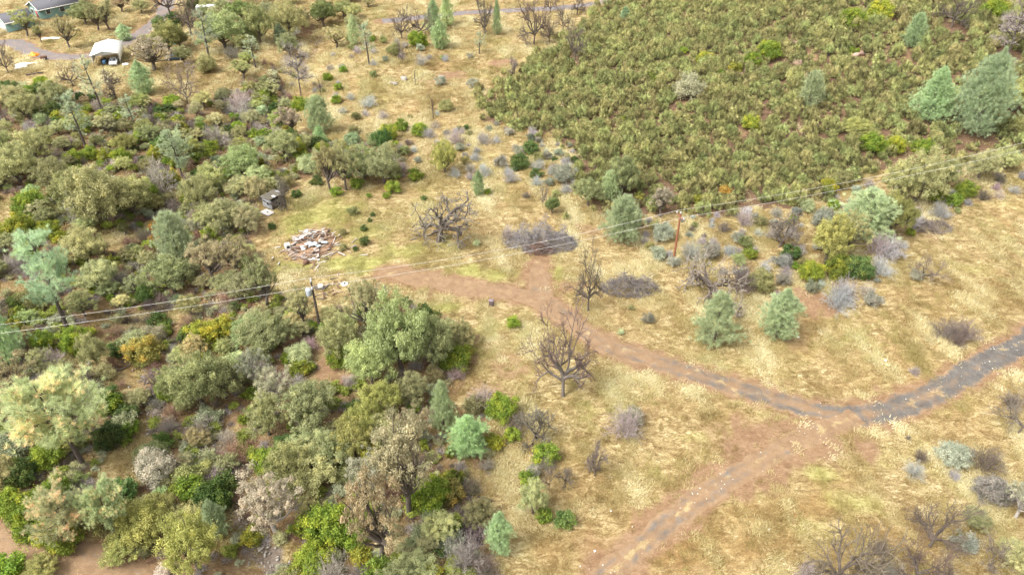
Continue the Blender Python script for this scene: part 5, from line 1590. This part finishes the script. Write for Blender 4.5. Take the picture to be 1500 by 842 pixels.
def rock_mesh(seed, mat, n=2):
    r = np.random.default_rng(seed); u = []
    a = (1 + 5 ** .5) / 2
    V = np.array([(-1, a, 0), (1, a, 0), (-1, -a, 0), (1, -a, 0), (0, -1, a), (0, 1, a), (0, -1, -a), (0, 1, -a), (a, 0, -1), (a, 0, 1), (-a, 0, -1), (-a, 0, 1)]) / 1.9
    T3 = [(0, 11, 5), (0, 5, 1), (0, 1, 7), (0, 7, 10), (0, 10, 11), (1, 5, 9), (5, 11, 4), (11, 10, 2), (10, 7, 6), (7, 1, 8), (3, 9, 4), (3, 4, 2), (3, 2, 6), (3, 6, 8), (3, 8, 9), (4, 9, 5), (2, 4, 11), (6, 2, 10), (8, 6, 7), (9, 8, 1)]
    V = V * (1 + .22 * r.normal(size=(12, 1))) * (1, r.uniform(.7, 1), r.uniform(.5, .8))
    return V * .5, np.array(T3)
rr = np.random.default_rng(31)
RM = []
for k in range(4): V, T3 = rock_mesh(k, None); RM.append((mk('rock', V, None, T3, [M['rock_red']]), mk('rock', V, None, T3, [M['rock']]), V, T3))
oc = [(1056, 119, 9), (1066, 112, 8), (1074, 114, 7), (1084, 110, 8), (1092, 105, 8), (1103, 96, 8), (1112, 92, 10), (1120, 86, 8), (1128, 82, 10), (1138, 76, 9), (1146, 70, 12), (1156, 68, 13), (1163, 66, 10), (1168, 96, 12), (1172, 84, 9),
      (1252, 86, 12), (1260, 80, 10), (1115, 116, 6), (1166, 108, 8), (1152, 78, 8)]
for q, (x, y, wp) in enumerate(oc):
    p = at(x, y); s = wp * depth(p) / FPX; o = link_mesh('rock', RM[q % 4][0]); o.location = (p.x, p.y, p.z + s * .22); o.scale = (s * 1.5, s * 1.3, s * 1.6); o.rotation_euler = (rr.normal() * .3, rr.normal() * .3, rr.uniform(0, 6))
    tag(o, 'reddish boulder of the broken outcrop in the hillside brush', 'rock', 'outcrop boulders in the brush')
for q, (x, y, wp, lb) in enumerate([(342, 183, 14, 'bluish-grey boulder beside the lavender shrubs of the upper creek'), (130, 533, 12, 'pale grey boulder at the edge of the left clearing'), (592, 118, 18, 'flat grey rock left in the upper meadow'),
                                    (578, 124, 12, 'smaller grey rock beside the flat rock of the upper meadow'), (646, 114, 12, 'grey rock on the red soil of the upper meadow'), (895, 748, 5, 'white stone in the straw left of the dirt track'),
                                    (871, 807, 6, 'whitish stone near the bottom left of the dirt track'), (1126, 775, 5, 'single white stone right of the dirt track'), (1297, 528, 6, 'white stone in the straw above the gravel track'), (1169, 494, 5, 'white stone below the rounded pale-green pine')]):
    p = at(x, y); s = wp * depth(p) / FPX; o = link_mesh('rock', RM[q % 4][1] if q < 5 else mk('rock', RM[q % 4][2], None, RM[q % 4][3], [M['pebble']])); o.location = (p.x, p.y, p.z + s * .12); o.scale = (s, s * .8, s * .6); o.rotation_euler = (0, 0, rr.uniform(0, 6)); tag(o, lb, 'rock')
def stones(name, label, pts, smin, smax, mat):
    Vs, Ts = [], []
    for k, (x, y) in enumerate(pts):
        V, T3 = RM[k % 4][2:]; s = rr.uniform(smin, smax); a = rr.uniform(0, 6.28); c, sn = math.cos(a), math.sin(a)
        Ts.append(T3 + 12 * k); Vs.append((V * s) @ np.array(((c, sn, 0), (-sn, c, 0), (0, 0, .8))) + (x, y, float(height(x, y)) + s * .12 + .04))
    tag(link_mesh(name, mk(name, np.concatenate(Vs), None, np.concatenate(Ts), [mat])), label, kind='stuff')
def along(line, n, w): i = rr.integers(0, len(line), n); return line[i] + rr.normal(size=(n, 2)) * w
cl = catmull(CREEK, .5)
lowc = np.array([p for p in cl if p[1] < 75]); stones('creek_stones', 'tumbled grey stones of the dry creek bed', np.concatenate((along(lowc, 300, .7), along(cl, 380, .8))), .14, .42, M['rock'])
gt = ROADS['gravel_track'][0]; stones('road_stones', 'loose white stones scattered on the tracks', np.concatenate((along(gt[:int(len(gt) * .45)], 60, .8), along(ROADS['dirt_track'][0], 50, .9))), .06, .17, M['pebble'])
